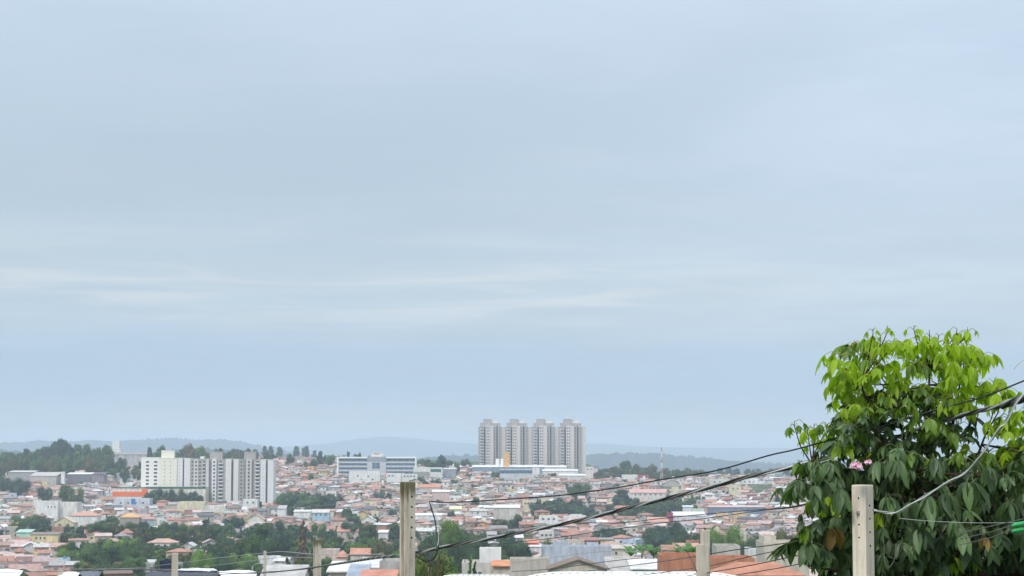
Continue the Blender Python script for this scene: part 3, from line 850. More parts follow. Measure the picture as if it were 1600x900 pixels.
L('building', 'building with a long pink tiled roof and white wall above the green slope', 'building', 984, 1040, 764.5, 1440, 14, C(.76, .70, .64), C(.62, .38, .34), 'gable', 2.4, rowwin(6, -1.4), 776)
t, w, h = L('warehouse', 'long slate blue warehouse wall crossing behind the wires', 'warehouse', 1108, 1196, 790.5, 1220, 14, C(.22, .26, .36), C(.6, .45, .43), 'lean-to', .8, None, 802, below=8)
L('warehouse', 'white roofed warehouse between the maroon pillar and the slate blue one', 'warehouse', 1052, 1102, 800.5, 1130, 14, C(.70, .70, .76), C(.80, .78, .77), 'lean-to', 2.0, None, 812)
L('building', 'narrow maroon building beside the white roofed warehouse', 'building', 1042, 1051, 801, 1125, 6, C(.30, .07, .11), C(.3, .08, .12), 'flat', 1, None, 813)
L('warehouse', 'warehouse with a salmon roof and white gable left of the maroon building', 'warehouse', 1012, 1044, 808.5, 1110, 14, C(.78, .74, .70), C(.62, .33, .25), 'gable', 2.6, None, 818)
L('shed', 'short pale blue and white shed on the green slope', 'shed', 1067, 1082, 790, 1250, 6, wh, C(.62, .72, .78), 'lean-to', .8, None, 794)
L('shed', 'pale green shed on the edge of the green slope', 'shed', 1081, 1100, 795, 1215, 7, C(.60, .70, .58), C(.66, .74, .62), 'flat', 1, None, 801)
L('building', 'pale orange row building below the slate blue warehouse', 'building', 1120, 1137, 801, 1130, 9, C(.74, .54, .32), RC['salmon'], 'flat', 1, None, 806)
L('building', 'pale orange building beside its narrower twin below the slate blue warehouse', 'building', 1145, 1163, 800, 1130, 9, C(.74, .54, .32), RC['salmon'], 'flat', 1, None, 806)
L('hall', 'beige hall with a bright white roof edge and column-like wall panels', 'hall', 772, 812, 789.5, 1120, 16, C(.60, .56, .50), C(.84, .83, .81), 'lean-to', 1.5, None, 812)
L('building', 'long low bright white building just right of the mossy post', 'building', 648, 690, 802.5, 1060, 10, C(.82, .81, .80), C(.82, .81, .80), 'lean-to', 1.0, None, 811)
L('building', 'white roofed building with a pink lower wall in the middle of the far town', 'building', 676, 702, 765.5, 1430, 10, C(.66, .50, .46), C(.80, .77, .74), 'lean-to', 1.4, None, 774)
L('house', 'wide orange-red tiled roof house below the green bank right of the post', 'house', 655, 688, 756.5, 1560, 10, C(.70, .56, .50), C(.60, .28, .19), 'gable', 2.4, None, 766)
L('building', 'pale yellow row of arches above the dark blue-green trees', 'building', 816, 849, 782, 1330, 10, C(.74, .64, .42), C(.7, .6, .4), 'flat', 1, rowwin(6, -1.6, W_flat), 789)
L('house', 'pale yellow roofed house right of the mossy post', 'house', 703, 721, 791, 1200, 9, C(.70, .64, .46), C(.72, .68, .44), 'lean-to', 2.0, None, 798)
L('building', 'white two-storey building with dark windows behind the twisted cable', 'building', 842, 865, 829.5, 860, 9, C(.74, .71, .68), RC['white'], 'flat', 1, rowwin(3, -1.7, W_house[0]) + rowwin(3, -4.5, W_house[0]), 842)
L('house', 'bright red walled shop front right of the tall near tree', 'shop', 823, 841, 843, 700, 7, C(.70, .12, .09), C(.68, .28, .2), 'gable', 1.2, None, 855)
L('house', 'white domed awning building below the red shop', 'shop', 826, 846, 851, 690, 6, C(.76, .68, .66), C(.8, .78, .76), 'lean-to', .8, None, 860)
L('house', 'white flat house under a blue tank roof right of the dark trees', 'house', 842, 872, 806, 1060, 9, wh, C(.74, .62, .58), 'flat', 1, rowwin(3, -1.4), 817)

# nearer buildings along the bottom --------------------------------------------------------------
gb = C(.46, .50, .57)
DH = settle(900, 430)
L('house', 'large bluish grey rendered house with stepped flat roofs, right of the tall tree', 'house', 846, 955, 853.5, DH, 10, gb, gb, 'flat', 1, [(.92, -3.3, W_house[0], (.7, 1, .9)), (.3, -4.2, W_house[2], None), (.62, -4.0, W_house[0], None)], 890, below=8, raw=True)
L('house', 'square bluish grey stair tower on the large grey house', 'stair tower', 864, 885, 847, DH + 2, 5, gb, gb, 'flat', 1, None, 853, raw=True)
L('house', 'right-hand bluish grey tower on the large grey house', 'stair tower', 917, 934, 848.5, DH + 3, 5, gb, gb, 'flat', 1, None, 854, raw=True)
L('house', 'white cubic rooftop building on the low beige house', 'house', 749.5, 783, 856.5, 330, 4, C(.70, .69, .67), C(.7, .69, .67), 'flat', 1, None, 878, below=0)
L('house', 'low beige plastered house below the white cubic rooftop building', 'house', 722, 800, 879, 322, 9, C(.60, .57, .52), C(.50, .48, .45), 'flat', 1, [(.36, -1.3, W_house[2], (.7, 1, .7))], 893, below=6)
L('shed', 'small house with an orange tiled lean-to roof beside the white cubic building', 'shed', 771, 797, 877, 318, 3, C(.58, .50, .42), C(.66, .30, .16), 'lean-to', .7, None, 884, below=6)
L('house', 'long beige plastered wall house in front of the large grey house', 'house', 797, 858, 873.5, 300, 6, C(.52, .48, .42), C(.50, .47, .42), 'flat', 1, None, 890, below=6)
L('house', 'beige house with a brown sloping roof in front of the large grey house', 'house', 858, 948, 873.5, 290, 8, C(.58, .52, .44), C(.25, .19, .15), 'gable front', 1.4, None, 890, below=6)
L('house', 'house with a light grey fibre roof right of the brown sloping roof', 'house', 951, 990, 874, 300, 8, C(.62, .58, .54), C(.44, .41, .38), 'lean-to', 2.2, None, 886, below=6)
L('house', 'low white house with a pale roof left of the orange brick wall', 'house', 988, 1033, 878, 290, 8, C(.70, .68, .66), C(.72, .70, .68), 'lean-to', 1.0, [(.9, -1.2, W_house[0], None)], 892, below=6)
M_brick = None
t, w, h = L('brick_building', 'orange brick building with a plain flat parapet left of the short weathered post', 'building', 1032, 1091, 867.5, 255, 7, C(.50, .225, .135), C(.5, .25, .16), 'flat', 1, None, 893, below=6)
t, w, h = L('brick_building', 'second orange brick building, right of the short weathered post', 'building', 1103, 1178, 872, 250, 7, C(.49, .225, .14), C(.5, .25, .16), 'flat', 1, None, 888, below=6)
t, w, h = L('house', 'house with a wide orange tiled hip roof in the lower right, behind the wires', 'house', 1116, 1250, 880.5, 205, 5.6, C(.60, .52, .45), C(.50, .235, .155), 'hip', 1.3, None, 899, below=6)
L('house', 'large beige rendered house wall beside the big leafy tree', 'house', 1192, 1262, 848, 300, 10, C(.56, .51, .43), C(.5, .47, .42), 'flat', 1, None, 882, below=6)
L('house', 'beige upper block standing on the large beige house', 'house', 1192, 1211, 837.5, 303, 6, C(.60, .55, .47), C(.5, .47, .42), 'flat', 1, None, 848)
L('building', 'grey rendered block behind the second orange brick building', 'building', 1119, 1155, 853, 330, 8, C(.50, .47, .43), C(.46, .44, .42), 'flat', 1, None, 873, below=6)
L('house', 'low white block between the grey block and the beige house', 'house', 1168, 1193, 857.5, 325, 6, C(.72, .72, .72), C(.6, .6, .6), 'flat', 1, None, 870, below=6)
L('house', 'white house with a pale pink roof above the beige house', 'house', 1188, 1221, 832, 560, 8, C(.76, .70, .64), C(.64, .48, .44), 'lean-to', .8, [(.75, -1.5, W_house[2], None)], 840)
L('house', 'salmon tiled house peeping over the banana plants', 'house', 1054, 1092, 850, 520, 8, C(.62, .36, .27), C(.60, .33, .25), 'lean-to', 1.2, None, 858)
L('house', 'small red brick house box left of the short weathered post', 'house', 1073, 1092, 845, 560, 7, C(.60, .24, .17), C(.6, .3, .2), 'flat', 1, None, 851)
L('house', 'house with a brown tiled roof left of the salmon tiled one', 'house', 1034, 1056, 852, 520, 8, C(.5, .33, .26), C(.42, .22, .16), 'gable', 1.4, None, 862)
L('house', 'cream house with small dark window below the large grey house roof', 'house', 955, 990, 853, 470, 8, C(.68, .60, .50), C(.55, .50, .45), 'lean-to', .8, [(.2, -1.4, W_house[2], None)], 870)
# lower left of the long wires
L('house', 'pinkish cream house with a white roof below the twisted cable', 'house', 516, 568, 882, 260, 8, C(.66, .56, .50), C(.74, .72, .70), 'lean-to', .9, None, 899, below=6)
L('house', 'house with a bluish grey roof left of the mossy post', 'house', 547, 571, 885.5, 245, 6, C(.60, .56, .52), C(.34, .38, .44), 'lean-to', 1.2, None, 893, below=6)
L('house', 'white terrace house with a pale roof left of the mossy post', 'house', 566, 600, 875.5, 275, 7, C(.76, .73, .70), C(.68, .66, .64), 'lean-to', 1.0, None, 886, below=6)
L('house', 'grey rendered box house touching the mossy post', 'house', 594, 628, 876.5, 265, 7, C(.48, .46, .44), C(.5, .48, .46), 'flat', 1, None, 890, below=6)
L('house', 'low house with a red tiled roof at the foot of the mossy post', 'house', 568, 622, 893, 200, 7, C(.6, .5, .45), C(.56, .26, .19), 'gable', 1.0, None, 900, below=6)
L('house', 'house with a wide light grey roof left of the thin mossy post', 'house', 414, 472, 886, 190, 8, C(.66, .56, .48), C(.50, .48, .46), 'gable', .9, None, 896, below=6)
L('house', 'pinkish house behind the thin mossy post', 'house', 502, 530, 858.5, 600, 8, C(.70, .55, .50), C(.66, .62, .60), 'flat', 1, None, 868)
L('house', 'orange tiled hip roof house right of the thin mossy post', 'house', 528, 542, 861, 590, 8, C(.66, .5, .42), C(.60, .29, .20), 'hip', 2.2, None, 870)
L('house', 'house with a warm red gable roof in the green belt left of the mossy post', 'house', 549, 582, 857, 610, 8, C(.66, .58, .5), C(.58, .28, .20), 'gable', 2.2, None, 867)
L('house', 'house with a red tiled roof at the upper edge of the green belt', 'house', 528, 560, 824, 900, 8, C(.66, .56, .5), C(.60, .30, .22), 'gable', 2.0, rowwin(3, -1.3, W_house[2]), 834)
L('house', 'dark blue box water tank house among the trees at lower left', 'tank house', 252, 268, 876, 200, 3, C(.03, .04, .07), C(.55, .56, .58), 'flat', 1, None, 891, below=6)

# near roofs just inside the bottom edge -------------------------------------------------------
def corrugated_roof(name, label, x0, x1, ytop, D, depth, drop, c, ends=6.0):
    """metal sheet roof falling towards the viewer, on a low wall"""
    X0, X1 = span(x0, x1, D)
    z = top_z(ytop, D)
    g = gz((X0 + X1) / 2, D)
    t = thing(name, label, 'house', ((X0 + X1) / 2, D, g))
    w = X1 - X0; H = z - g
    m = MB()
    pitch = 0.16 if D < 80 else 0.5
    n = int(w / pitch) * 2
    e = ends * D / F
    top, bot, cap = [], [], []
    for i in range(n + 1):
        x = -w/2 + w * i / n
        edge = min(1.0, min(x + w/2, w/2 - x) / e) if e else 1.0
        zc = H - (1 - edge) ** 1.5 * 0.12; zz = zc + (0.012 if i % 2 else -0.012)
        top.append((x, 0, zz - .02)); bot.append((x, -depth, zz - drop)); cap.append((x, 0, zc))
    back = [(x, depth * 0.8, z2 - drop * 0.8) for (x, y, z2) in top]
    for i in range(n):
        m.face([bot[i], bot[i + 1], top[i + 1], top[i]], 0, c)
        m.face([top[i], top[i + 1], back[i + 1], back[i]], 0, c)
    m.build('roof', M_sheet, t)
    m = MB(); m.tube(cap[::4] + [cap[-1]], .014 if D < 80 else .05, 6, 0, c); m.build('ridge_cap', M_sheet, t)
    a = MB(); a.box(-w/2 + .3, w/2 - .3, -depth + .4, depth * .7, -1.0, H - drop - .1, 0, C(.6, .56, .5)); a.build('wall', M_wall, t)
    for q in range(3):
        put('window', W_house[0], t, (-w/4 + q * w/4, -depth + .397, max(1.2, (H - drop) * .55)))
    PROTECT.append((x0, x1, ytop - 2, 900, D)); ITEMS.append((D, x0, x1, ytop, 900, None))
def sheet():
    m, n = new_mat('metal_roof_sheet')
    at = n.n('ShaderNodeAttribute', attribute_name='Col')
    geo = n.n('ShaderNodeNewGeometry')
    v = n.noise(n.mapping(geo.outputs['Position'], (1.2, 0.25, 1)), 1.0, 4.0, 0.6)
    cc = n.mix(n.m('MULTIPLY', v, 0.35), at.outputs['Color'], n.mix(1.0, at.outputs['Color'], (.75, .73, .7, 1), 'MULTIPLY'))
    finish(n, cc, 0.5, spec=0.4)
    return m
M_sheet = sheet()
corrugated_roof('metal_roof_house', 'nearest house, its bright white corrugated metal roof cut by the bottom edge', 812, 1162, 894.0, 38, 4.5, .9, C(.82, .82, .80), 60)
corrugated_roof('metal_roof_house', 'small house with a dull white sheet roof left of the white cubic building', 690, 800, 897.5, 60, 3.5, .8, C(.62, .6, .57))
corrugated_roof('metal_roof_house', 'house with a white sheet roof right of the short post at lower left', 340, 404, 892.0, 120, 5, 1.2, C(.78, .78, .77))
corrugated_roof('metal_roof_house', 'house with a narrow white sheet roof behind the short post', 279, 332, 888.0, 135, 4, .25, C(.80, .80, .80))
corrugated_roof('metal_roof_house', 'house with a blackish sheet roof around the short post at lower left', 232, 345, 892.5, 115, 6, 1.4, C(.045, .045, .06))
corrugated_roof('metal_roof_house', 'house with a white sheet roof in the bottom left corner', -30, 40, 890.0, 140, 7, 1.6, C(.80, .78, .74))
corrugated_roof('metal_roof_house', 'house with a small white sheet roof among bushes at the bottom left', 103, 128, 893.0, 150, 5, 1.2, C(.8, .79, .77))
corrugated_roof('metal_roof_house', 'house with a dark slate sheet roof right of the small white sheet roof', 128, 162, 892.0, 152, 6, 1.3, C(.10, .11, .13))

# ------------------------------------------------------------------ radio mast
D = 1800
c = pt(1034, 752, D)
t = thing('radio_mast', 'slim red and white lattice radio mast on the crest', 'radio mast', (c.x, D, c.z - 2))
H = top_z(694, D) - c.z + 2
nb = 7
for k in range(nb):
    z0, z1 = H * 0.92 * k / nb, H * 0.92 * (k + 1) / nb
    r0, r1 = 1.5 * (1 - .72 * k / nb), 1.5 * (1 - .72 * (k + 1) / nb)
    m = MB()
    for q in range(4):
        a0, a1 = math.pi / 4 + q * math.pi / 2, math.pi / 4 + (q + 1) * math.pi / 2
        A = lambda r, a, z: Vector((r * math.cos(a), r * math.sin(a), z))
        m.tube([A(r0, a0, z0), A(r1, a0, z1)], .16, 4, 0)
        for u in range(2):
            za, zb = z0 + (z1 - z0) * u / 2, z0 + (z1 - z0) * (u + 1) / 2
            ra, rb = r0 + (r1 - r0) * u / 2, r0 + (r1 - r0) * (u + 1) / 2
            m.tube([A(ra, a0, za), A(rb, a1, zb)], .09, 4, 0); m.tube([A(rb, a0, zb), A(rb, a1, zb)], .09, 4, 0)
    m.build('lattice_section', M_red if k % 2 == 0 else M_white, t, colors=False)
m = MB(); m.cyl((0, 0, H * .92), (0, 0, H), .12, .05, 6); m.build('antenna', M_white, t, colors=False)
for (z, a) in ((H * .82, .3), (H * .8, 2.4), (H * .62, 4.1), (H * .60, .9)):
    m = MB(); m.tube([(0, 0, 0), (0, -.3, 0)], [.7, .55], 12); o = m.build('dish', M_white, t, colors=False); o.location = (math.cos(a) * .9, math.sin(a) * .9, z); o.rotation_euler = (0, 0, a)
PROTECT.append((1030, 1038, 694, 748, 1800)); ITEMS.append((D, 1032, 1036, 694, 750, None))

# ------------------------------------------------------------------ trees
def crown_arrays(rng, kind, n_blob, n_card, size):
    """unit-height crown (trunk foot at 0): lumpy inner masses plus many leaf faces"""
    blobs = []
    for i in range(n_blob):
        if kind == 'round':
            a = rng.uniform(0, 2 * math.pi); r = 0.30 * math.sqrt(rng.uniform(0, 1)); z = rng.uniform(0.42, 0.80) - r * 0.35
            blobs.append((r * math.cos(a), r * math.sin(a), z, rng.uniform(0.13, 0.22)))
        elif kind == 'tall':
            a = rng.uniform(0, 2 * math.pi); z = rng.uniform(0.35, 0.90); r = (0.20 * (1.1 - z)) * rng.uniform(0.2, 1.3)
            blobs.append((r * math.cos(a), r * math.sin(a), z, rng.uniform(0.06, 0.12)))
        elif kind == 'cone':
            z = 0.14 + 0.8 * (i / max(1, n_blob - 1)); r = 0.03
            a = rng.uniform(0, 2 * math.pi)
            blobs.append((r * math.cos(a), r * math.sin(a), z, 0.155 * (1.08 - z) + 0.015))
        else:   # 'bush'
            a = rng.uniform(0, 2 * math.pi); r = 0.42 * math.sqrt(rng.uniform(0, 1)); z = rng.uniform(0.2, 0.68)
            blobs.append((r * math.cos(a), r * math.sin(a), z, rng.uniform(0.18, 0.28)))
    V, Q = [], []
    # inner masses, an open faceted surface each
    for (x, y, z, r) in blobs:
        i0 = len(V); nu, nv = 7, 4
        for j in range(nv + 1):
            ph = math.pi * j / nv
            for i in range(nu):
                th = 2 * math.pi * i / nu
                q = r * 0.80 * rng.uniform(0.75, 1.1)
                V.append((x + q * math.sin(ph) * math.cos(th), y + q * math.sin(ph) * math.sin(th), z + q * 0.85 * math.cos(ph)))
        for j in range(nv):
            for i in range(nu):
                Q.append((i0 + j * nu + i, i0 + j * nu + (i + 1) % nu, i0 + (j + 1) * nu + (i + 1) % nu, i0 + (j + 1) * nu + i))
    R = np.array([b[3] for b in blobs]); pr = R ** 2 / (R ** 2).sum()
    rs = np.random.RandomState(rng.randrange(1 << 30))
    idx = rs.choice(len(blobs), n_card, p=pr)
    B = np.array(blobs)[idx]
    nrm = rs.normal(size=(n_card, 3)); nrm /= np.linalg.norm(nrm, axis=1)[:, None]
    rad = B[:, 3] * (0.72 + 0.42 * rs.rand(n_card))
    cen = B[:, :3] + nrm * rad[:, None] * np.array([1, 1, 0.88])
    nn = nrm + rs.normal(size=(n_card, 3)) * 0.55; nn /= np.linalg.norm(nn, axis=1)[:, None]
    t1 = np.cross(nn, rs.normal(size=(n_card, 3))); t1 /= np.linalg.norm(t1, axis=1)[:, None]
    t2 = np.cross(nn, t1)
    s = size * (0.6 + 0.8 * rs.rand(n_card))[:, None]
    c4 = np.stack([cen - t1 * s * 1.2, cen - t2 * s * 0.6, cen + t1 * s * 1.3, cen + t2 * s * 0.6], 1).reshape(-1, 3)
    n0 = len(V)
    V = np.concatenate([np.array(V), c4])
    V[:, :2] *= 0.5 / np.percentile(np.hypot(V[:, 0], V[:, 1]), 97); V[:, 2] *= 1.0 / np.percentile(V[:, 2], 99.7)
    Q = np.concatenate([np.array(Q), n0 + np.arange(n_card * 4).reshape(-1, 4)])
    return V, Q

def trunk_mb(rng, kind):
    m = MB()
    h = {'round': 0.50, 'tall': 0.85, 'cone': 0.9, 'bush': 0.3}[kind]
    r = {'round': 0.028, 'tall': 0.016, 'cone': 0.02, 'bush': 0.03}[kind]
    pts = [(0, 0, -0.08), (rng.uniform(-.01, .01), 0, h * .35), (rng.uniform(-.02, .02), rng.uniform(-.02, .02), h * .7), (0.01, 0, h)]
    m.tube(pts, [r * 1.3, r, r * .7, r * .35], 7)
    for k in range(5 if kind != 'cone' else 0):
        z = h * rng.uniform(.45, .85); a = rng.uniform(0, 6.28); L_ = rng.uniform(.12, .26) * (0.6 if kind == 'tall' else 1)
        m.tube([(0, 0, z), (math.cos(a) * L_ * .5, math.sin(a) * L_ * .5, z + L_ * .45), (math.cos(a) * L_, math.sin(a) * L_, z + L_ * .8)], [r * .5, r * .35, r * .15], 5)
    return m

R_ = random.Random(77)
PROTO = {}
def proto(kind, seed, lod):
    k = (kind, seed, lod)
    if k not in PROTO:
        rng = random.Random(seed * 13 + len(kind))
        nb = {'round': 13, 'tall': 22, 'cone': 14, 'bush': 9}[kind]
        nc, sz = {'far': (620, 0.045), 'mid': (2400, 0.024), 'near': (9000, 0.013), 'low': (130, 0.085)}[lod]
        V, Q = crown_arrays(rng, kind, nb, nc, sz)
        PROTO[k] = (np_mesh('crown', V, Q, M_crown), trunk_mb(rng, kind).data('trunk', M_trunk, colors=False), V, Q)
    return PROTO[k]

GREENS = {'dark green': (0.042, 0.080, 0.036), 'blue-green': (0.032, 0.066, 0.050), 'mid green': (0.062, 0.112, 0.040), 'bright green': (0.095, 0.165, 0.04),
          'olive': (0.075, 0.085, 0.035), 'brownish': (0.095, 0.075, 0.048), 'yellow-green': (0.11, 0.15, 0.035)}
FORCE = True
TREES = []   # dict(px,D,X,Z,h,w,kind,tint,lod)

def tree(px, ytop, D, width_px, kind='round', tint='dark green', special=None, name='tree', raw=False):
    D = D if raw else settle(px, D)
    X, _ = span(px, px, D)
    Z = gz(X, D)
    h = max(2.5, top_z(ytop, D) - Z)
    w = width_px * D / F * 1.06
    if kind in ('round', 'bush') and D > 450: w = max(w, (.62 if kind == 'round' else .8) * h)
    width_px = w * F / D
    TREES.append(dict(px=px, ytop=ytop, D=D, X=X, Z=Z, h=h, w=w, wp=width_px, kind=kind, tint=tint, special=special, name=name, force=FORCE))

def rtree(rng, px, gy, h, kind=None, tint=None, wf=1.0):
    """tree with its foot on the ground under pixel (px, gy)"""
    D = march(px, gy)
    X = (px - 800) / F * D
    kind = kind or rng.choice(['round', 'round', 'round', 'tall', 'bush'])
    yt = to_px(X, D, gz(X, D) + h)[1]
    wpx = h * {'round': .8, 'tall': .42, 'cone': .34, 'bush': 1.1}[kind] * wf * F / D * rng.uniform(.85, 1.25)
    tree(px, yt, D, wpx, kind, tint or rng.choice(['dark green', 'mid green', 'dark green', 'olive', 'blue-green']), raw=True)

rt = random.Random(5)
# left wood on the crest
for (x, y, w, k, g) in [(97, 685, 20, 'round', 'blue-green'), (88, 689, 20, 'round', 'blue-green'), (105, 696, 18, 'round', 'blue-green'), (66, 697, 18, 'round', 'dark green'), (128, 693.5, 24, 'round', 'dark green'),
                     (41, 701, 14, 'tall', 'blue-green'), (112, 699, 12, 'tall', 'blue-green'), (78, 697, 16, 'round', 'blue-green'), (143, 702, 18, 'round', 'dark green'), (154, 699, 14, 'round', 'mid green'),
                     (168, 695, 15, 'round', 'mid green'), (152, 705, 16, 'round', 'dark green'), (55, 705, 22, 'round', 'dark green'), (118, 705, 20, 'round', 'blue-green'), (8, 706, 22, 'round', 'mid green'), (26, 707, 24, 'round', 'mid green'),
                     (-10, 707, 22, 'round', 'mid green'), (234, 699, 9, 'tall', 'blue-green')]:
    tree(x, y, rt.uniform(1820, 1900), w, k, g)
for i in range(44):
    x = rt.uniform(-15, 172); tree(x, rt.uniform(708, 722) + (4 if x < 50 else 0), rt.uniform(1700, 1810), rt.uniform(14, 24), rt.choice(['round', 'round', 'tall', 'bush']), rt.choice(['dark green', 'blue-green', 'mid green', 'dark green', 'olive'] if x > 60 else ['mid green', 'olive', 'dark green']))
for i in range(16):
    x = rt.uniform(-10, 90) if i % 2 else rt.uniform(130, 215); tree(x, rt.uniform(728, 735), rt.uniform(1640, 1700), rt.uniform(12, 20), rt.choice(['round', 'bush']), rt.choice(['mid green', 'dark green', 'olive']))
for (x, y, w, g) in [(189, 715, 20, 'dark green'), (223, 721, 14, 'dark green'), (200, 729, 18, 'dark green'), (214, 727, 14, 'blue-green')]:
    tree(x, y, 1720, w, 'round', g)
# crest behind the pale blocks
for (x, y, w, k, g) in [(253, 696, 15, 'round', 'dark green'), (297, 693.5, 18, 'round', 'brownish'), (312, 696, 13, 'round', 'bright green'), (290, 700, 14, 'round', 'olive'), (243, 704, 13, 'round', 'mid green'),
                     (275, 704, 16, 'round', 'mid green'), (317, 704, 14, 'round', 'dark green'), (345, 700, 8, 'tall', 'blue-green'), (362, 702, 20, 'round', 'dark green'), (352, 707, 12, 'round', 'dark green'), (370, 706, 14, 'round', 'olive'),
                     (385, 700, 12, 'round', 'blue-green'), (397, 706, 14, 'round', 'dark green'), (328, 707, 14, 'round', 'olive'), (260, 709, 24, 'bush', 'mid green'), (290, 710, 24, 'bush', 'mid green'), (310, 711, 22, 'bush', 'bright green'),
                     (232, 712, 18, 'bush', 'mid green'), (420, 708, 16, 'round', 'dark green'), (430, 712, 14, 'round', 'dark green'), (412, 714, 12, 'bush', 'dark green')]:
    tree(x, y, rt.uniform(1880, 1980), w, k, g)
for i in range(26):    # hazy eucalypts farther off
    x = rt.uniform(328, 512); tree(x, (rt.uniform(696, 703) if 410 < x < 490 else rt.uniform(701, 707)), rt.uniform(2450, 2650), rt.uniform(7, 12), 'tall', 'blue-green')
for (x, y, w, k, g) in [(500, 705, 10, 'tall', 'blue-green'), (507, 711, 12, 'round', 'dark green'), (516, 710, 16, 'round', 'mid green'), (490, 716, 16, 'round', 'dark green'), (497, 720, 18, 'round', 'dark green'), (478, 722, 14, 'bush', 'olive'),
                     (512, 722, 14, 'round', 'dark green'), (512, 733, 13, 'round', 'dark green'), (486, 727, 12, 'bush', 'brownish'), (535, 711, 10, 'bush', 'mid green'), (544, 706, 6, 'tall', 'dark green'), (559, 708.5, 14, 'round', 'dark green'), (452, 711, 14, 'bush', 'dark green'),
                     (655, 719, 14, 'round', 'mid green'), (665, 717, 16, 'round', 'dark green'), (689, 710.5, 17, 'round', 'blue-green'), (676, 721, 14, 'round', 'dark green'), (700, 719, 13, 'round', 'dark green'), (729, 717, 18, 'round', 'dark green'),
                     (712, 723, 10, 'round', 'mid green'), (705, 720, 8, 'tall', 'blue-green')]:
    tree(x, y, rt.uniform(1790, 1900), w, k, g)
# around the factory
FORCE = False
for (x, y, w, k, g, D) in [(731, 739, 13, 'round', 'dark green', 1690), (745, 734, 22, 'round', 'brownish', 1700), (756, 740, 18, 'round', 'brownish', 1680), (768, 736, 20, 'round', 'dark green', 1690), (766, 746, 18, 'bush', 'dark green', 1660),
                        (774, 737, 12, 'round', 'dark green', 1700), (812.5, 742, 22, 'round', 'dark green', 1640), (834, 742, 14, 'bush', 'dark green', 1690), (843, 734, 6, 'cone', 'dark green', 1735), (862, 739, 16, 'round', 'dark green', 1690),
                        (869, 743, 14, 'round', 'blue-green', 1660), (926, 740, 16, 'round', 'blue-green', 1690), (715, 727, 10, 'round', 'blue-green', 1745), (739, 756, 10, 'round', 'mid green', 1560), (746, 758, 9, 'round', 'blue-green', 1550),
                        (584, 746, 16, 'round', 'blue-green', 1640), (552, 746, 17, 'round', 'blue-green', 1635), (538, 753, 14, 'bush', 'dark green', 1600), (487, 739, 7, 'round', 'mid green', 1660)]:
    tree(x, y, D, w, k, g)
for i in range(14): tree(rt.uniform(650, 712), rt.uniform(748, 751), rt.uniform(1600, 1640), rt.uniform(8, 13), 'bush', rt.choice(['mid green', 'dark green']))
# crest right of the towers
for (x, y, w, k, g) in [(977, 719.5, 22, 'round', 'dark green'), (960, 728, 20, 'round', 'olive'), (945, 732, 20, 'round', 'mid green'), (993, 725, 20, 'round', 'olive'), (1008, 729, 18, 'round', 'olive'), (1020, 725, 16, 'round', 'olive'),
                     (1040, 731, 18, 'round', 'mid green'), (1058, 733, 18, 'round', 'dark green'), (1075, 731, 16, 'round', 'dark green'), (1066, 735, 16, 'round', 'dark green'), (1090, 742, 18, 'round', 'dark green'), (1101, 746, 14, 'round', 'blue-green'),
                     (1002, 736, 20, 'bush', 'olive'), (960, 737, 22, 'bush', 'olive'), (1046, 739, 20, 'bush', 'mid green'), (1080, 741, 20, 'bush', 'dark green'), (1120, 740, 18, 'round', 'olive'), (1027, 738, 18, 'bush', 'mid green'),
                     (935, 738, 12, 'round', 'olive'), (985, 735, 18, 'bush', 'mid green')]:
    tree(x, y, rt.uniform(1840, 1920), w, k, g)
for i in range(30):
    x = rt.uniform(1095, 1245); tree(x, rt.uniform(731, 741), rt.uniform(2350, 2600), rt.uniform(8, 14), rt.choice(['tall', 'round', 'tall']), 'blue-green')
for i in range(26):
    x = rt.uniform(930, 1110); tree(x, rt.uniform(732, 741), rt.uniform(1760, 1830), rt.uniform(12, 20), rt.choice(['round', 'bush', 'round']), rt.choice(['olive', 'dark green', 'mid green', 'olive']))
for i in range(16):
    x = rt.uniform(-5, 150); tree(x, rt.uniform(714, 728), rt.uniform(1640, 1740), rt.uniform(16, 26), 'bush', rt.choice(['mid green', 'olive', 'dark green']))
tree(903.5, 755, 1450, 37, 'round', 'dark green', 'large round dark tree standing alone in the rooftops right of the factory')
tree(972, 765, 1330, 26, 'tall', 'blue-green', 'tall dark tree rising from the top of the green slope')
tree(965, 772, 1320, 22, 'round', 'blue-green'); tree(980, 778, 1310, 20, 'round', 'blue-green')
tree(1171, 757, 1600, 12, 'round', 'blue-green'); tree(1214, 775, 1400, 12, 'round', 'blue-green'); tree(1157, 765, 1520, 14, 'bush', 'mid green')
FORCE = True
def zone(n, x0, x1, y0, y1, h0, h1, kinds, tints):
    for i in range(n):
        rtree(rt, rt.uniform(x0, x1), rt.uniform(y0, y1), rt.uniform(h0, h1), rt.choice(kinds), rt.choice(tints))
DK = ['dark green', 'blue-green', 'mid green', 'mid green', 'olive']; MD = ['mid green', 'dark green', 'olive', 'mid green', 'bright green']
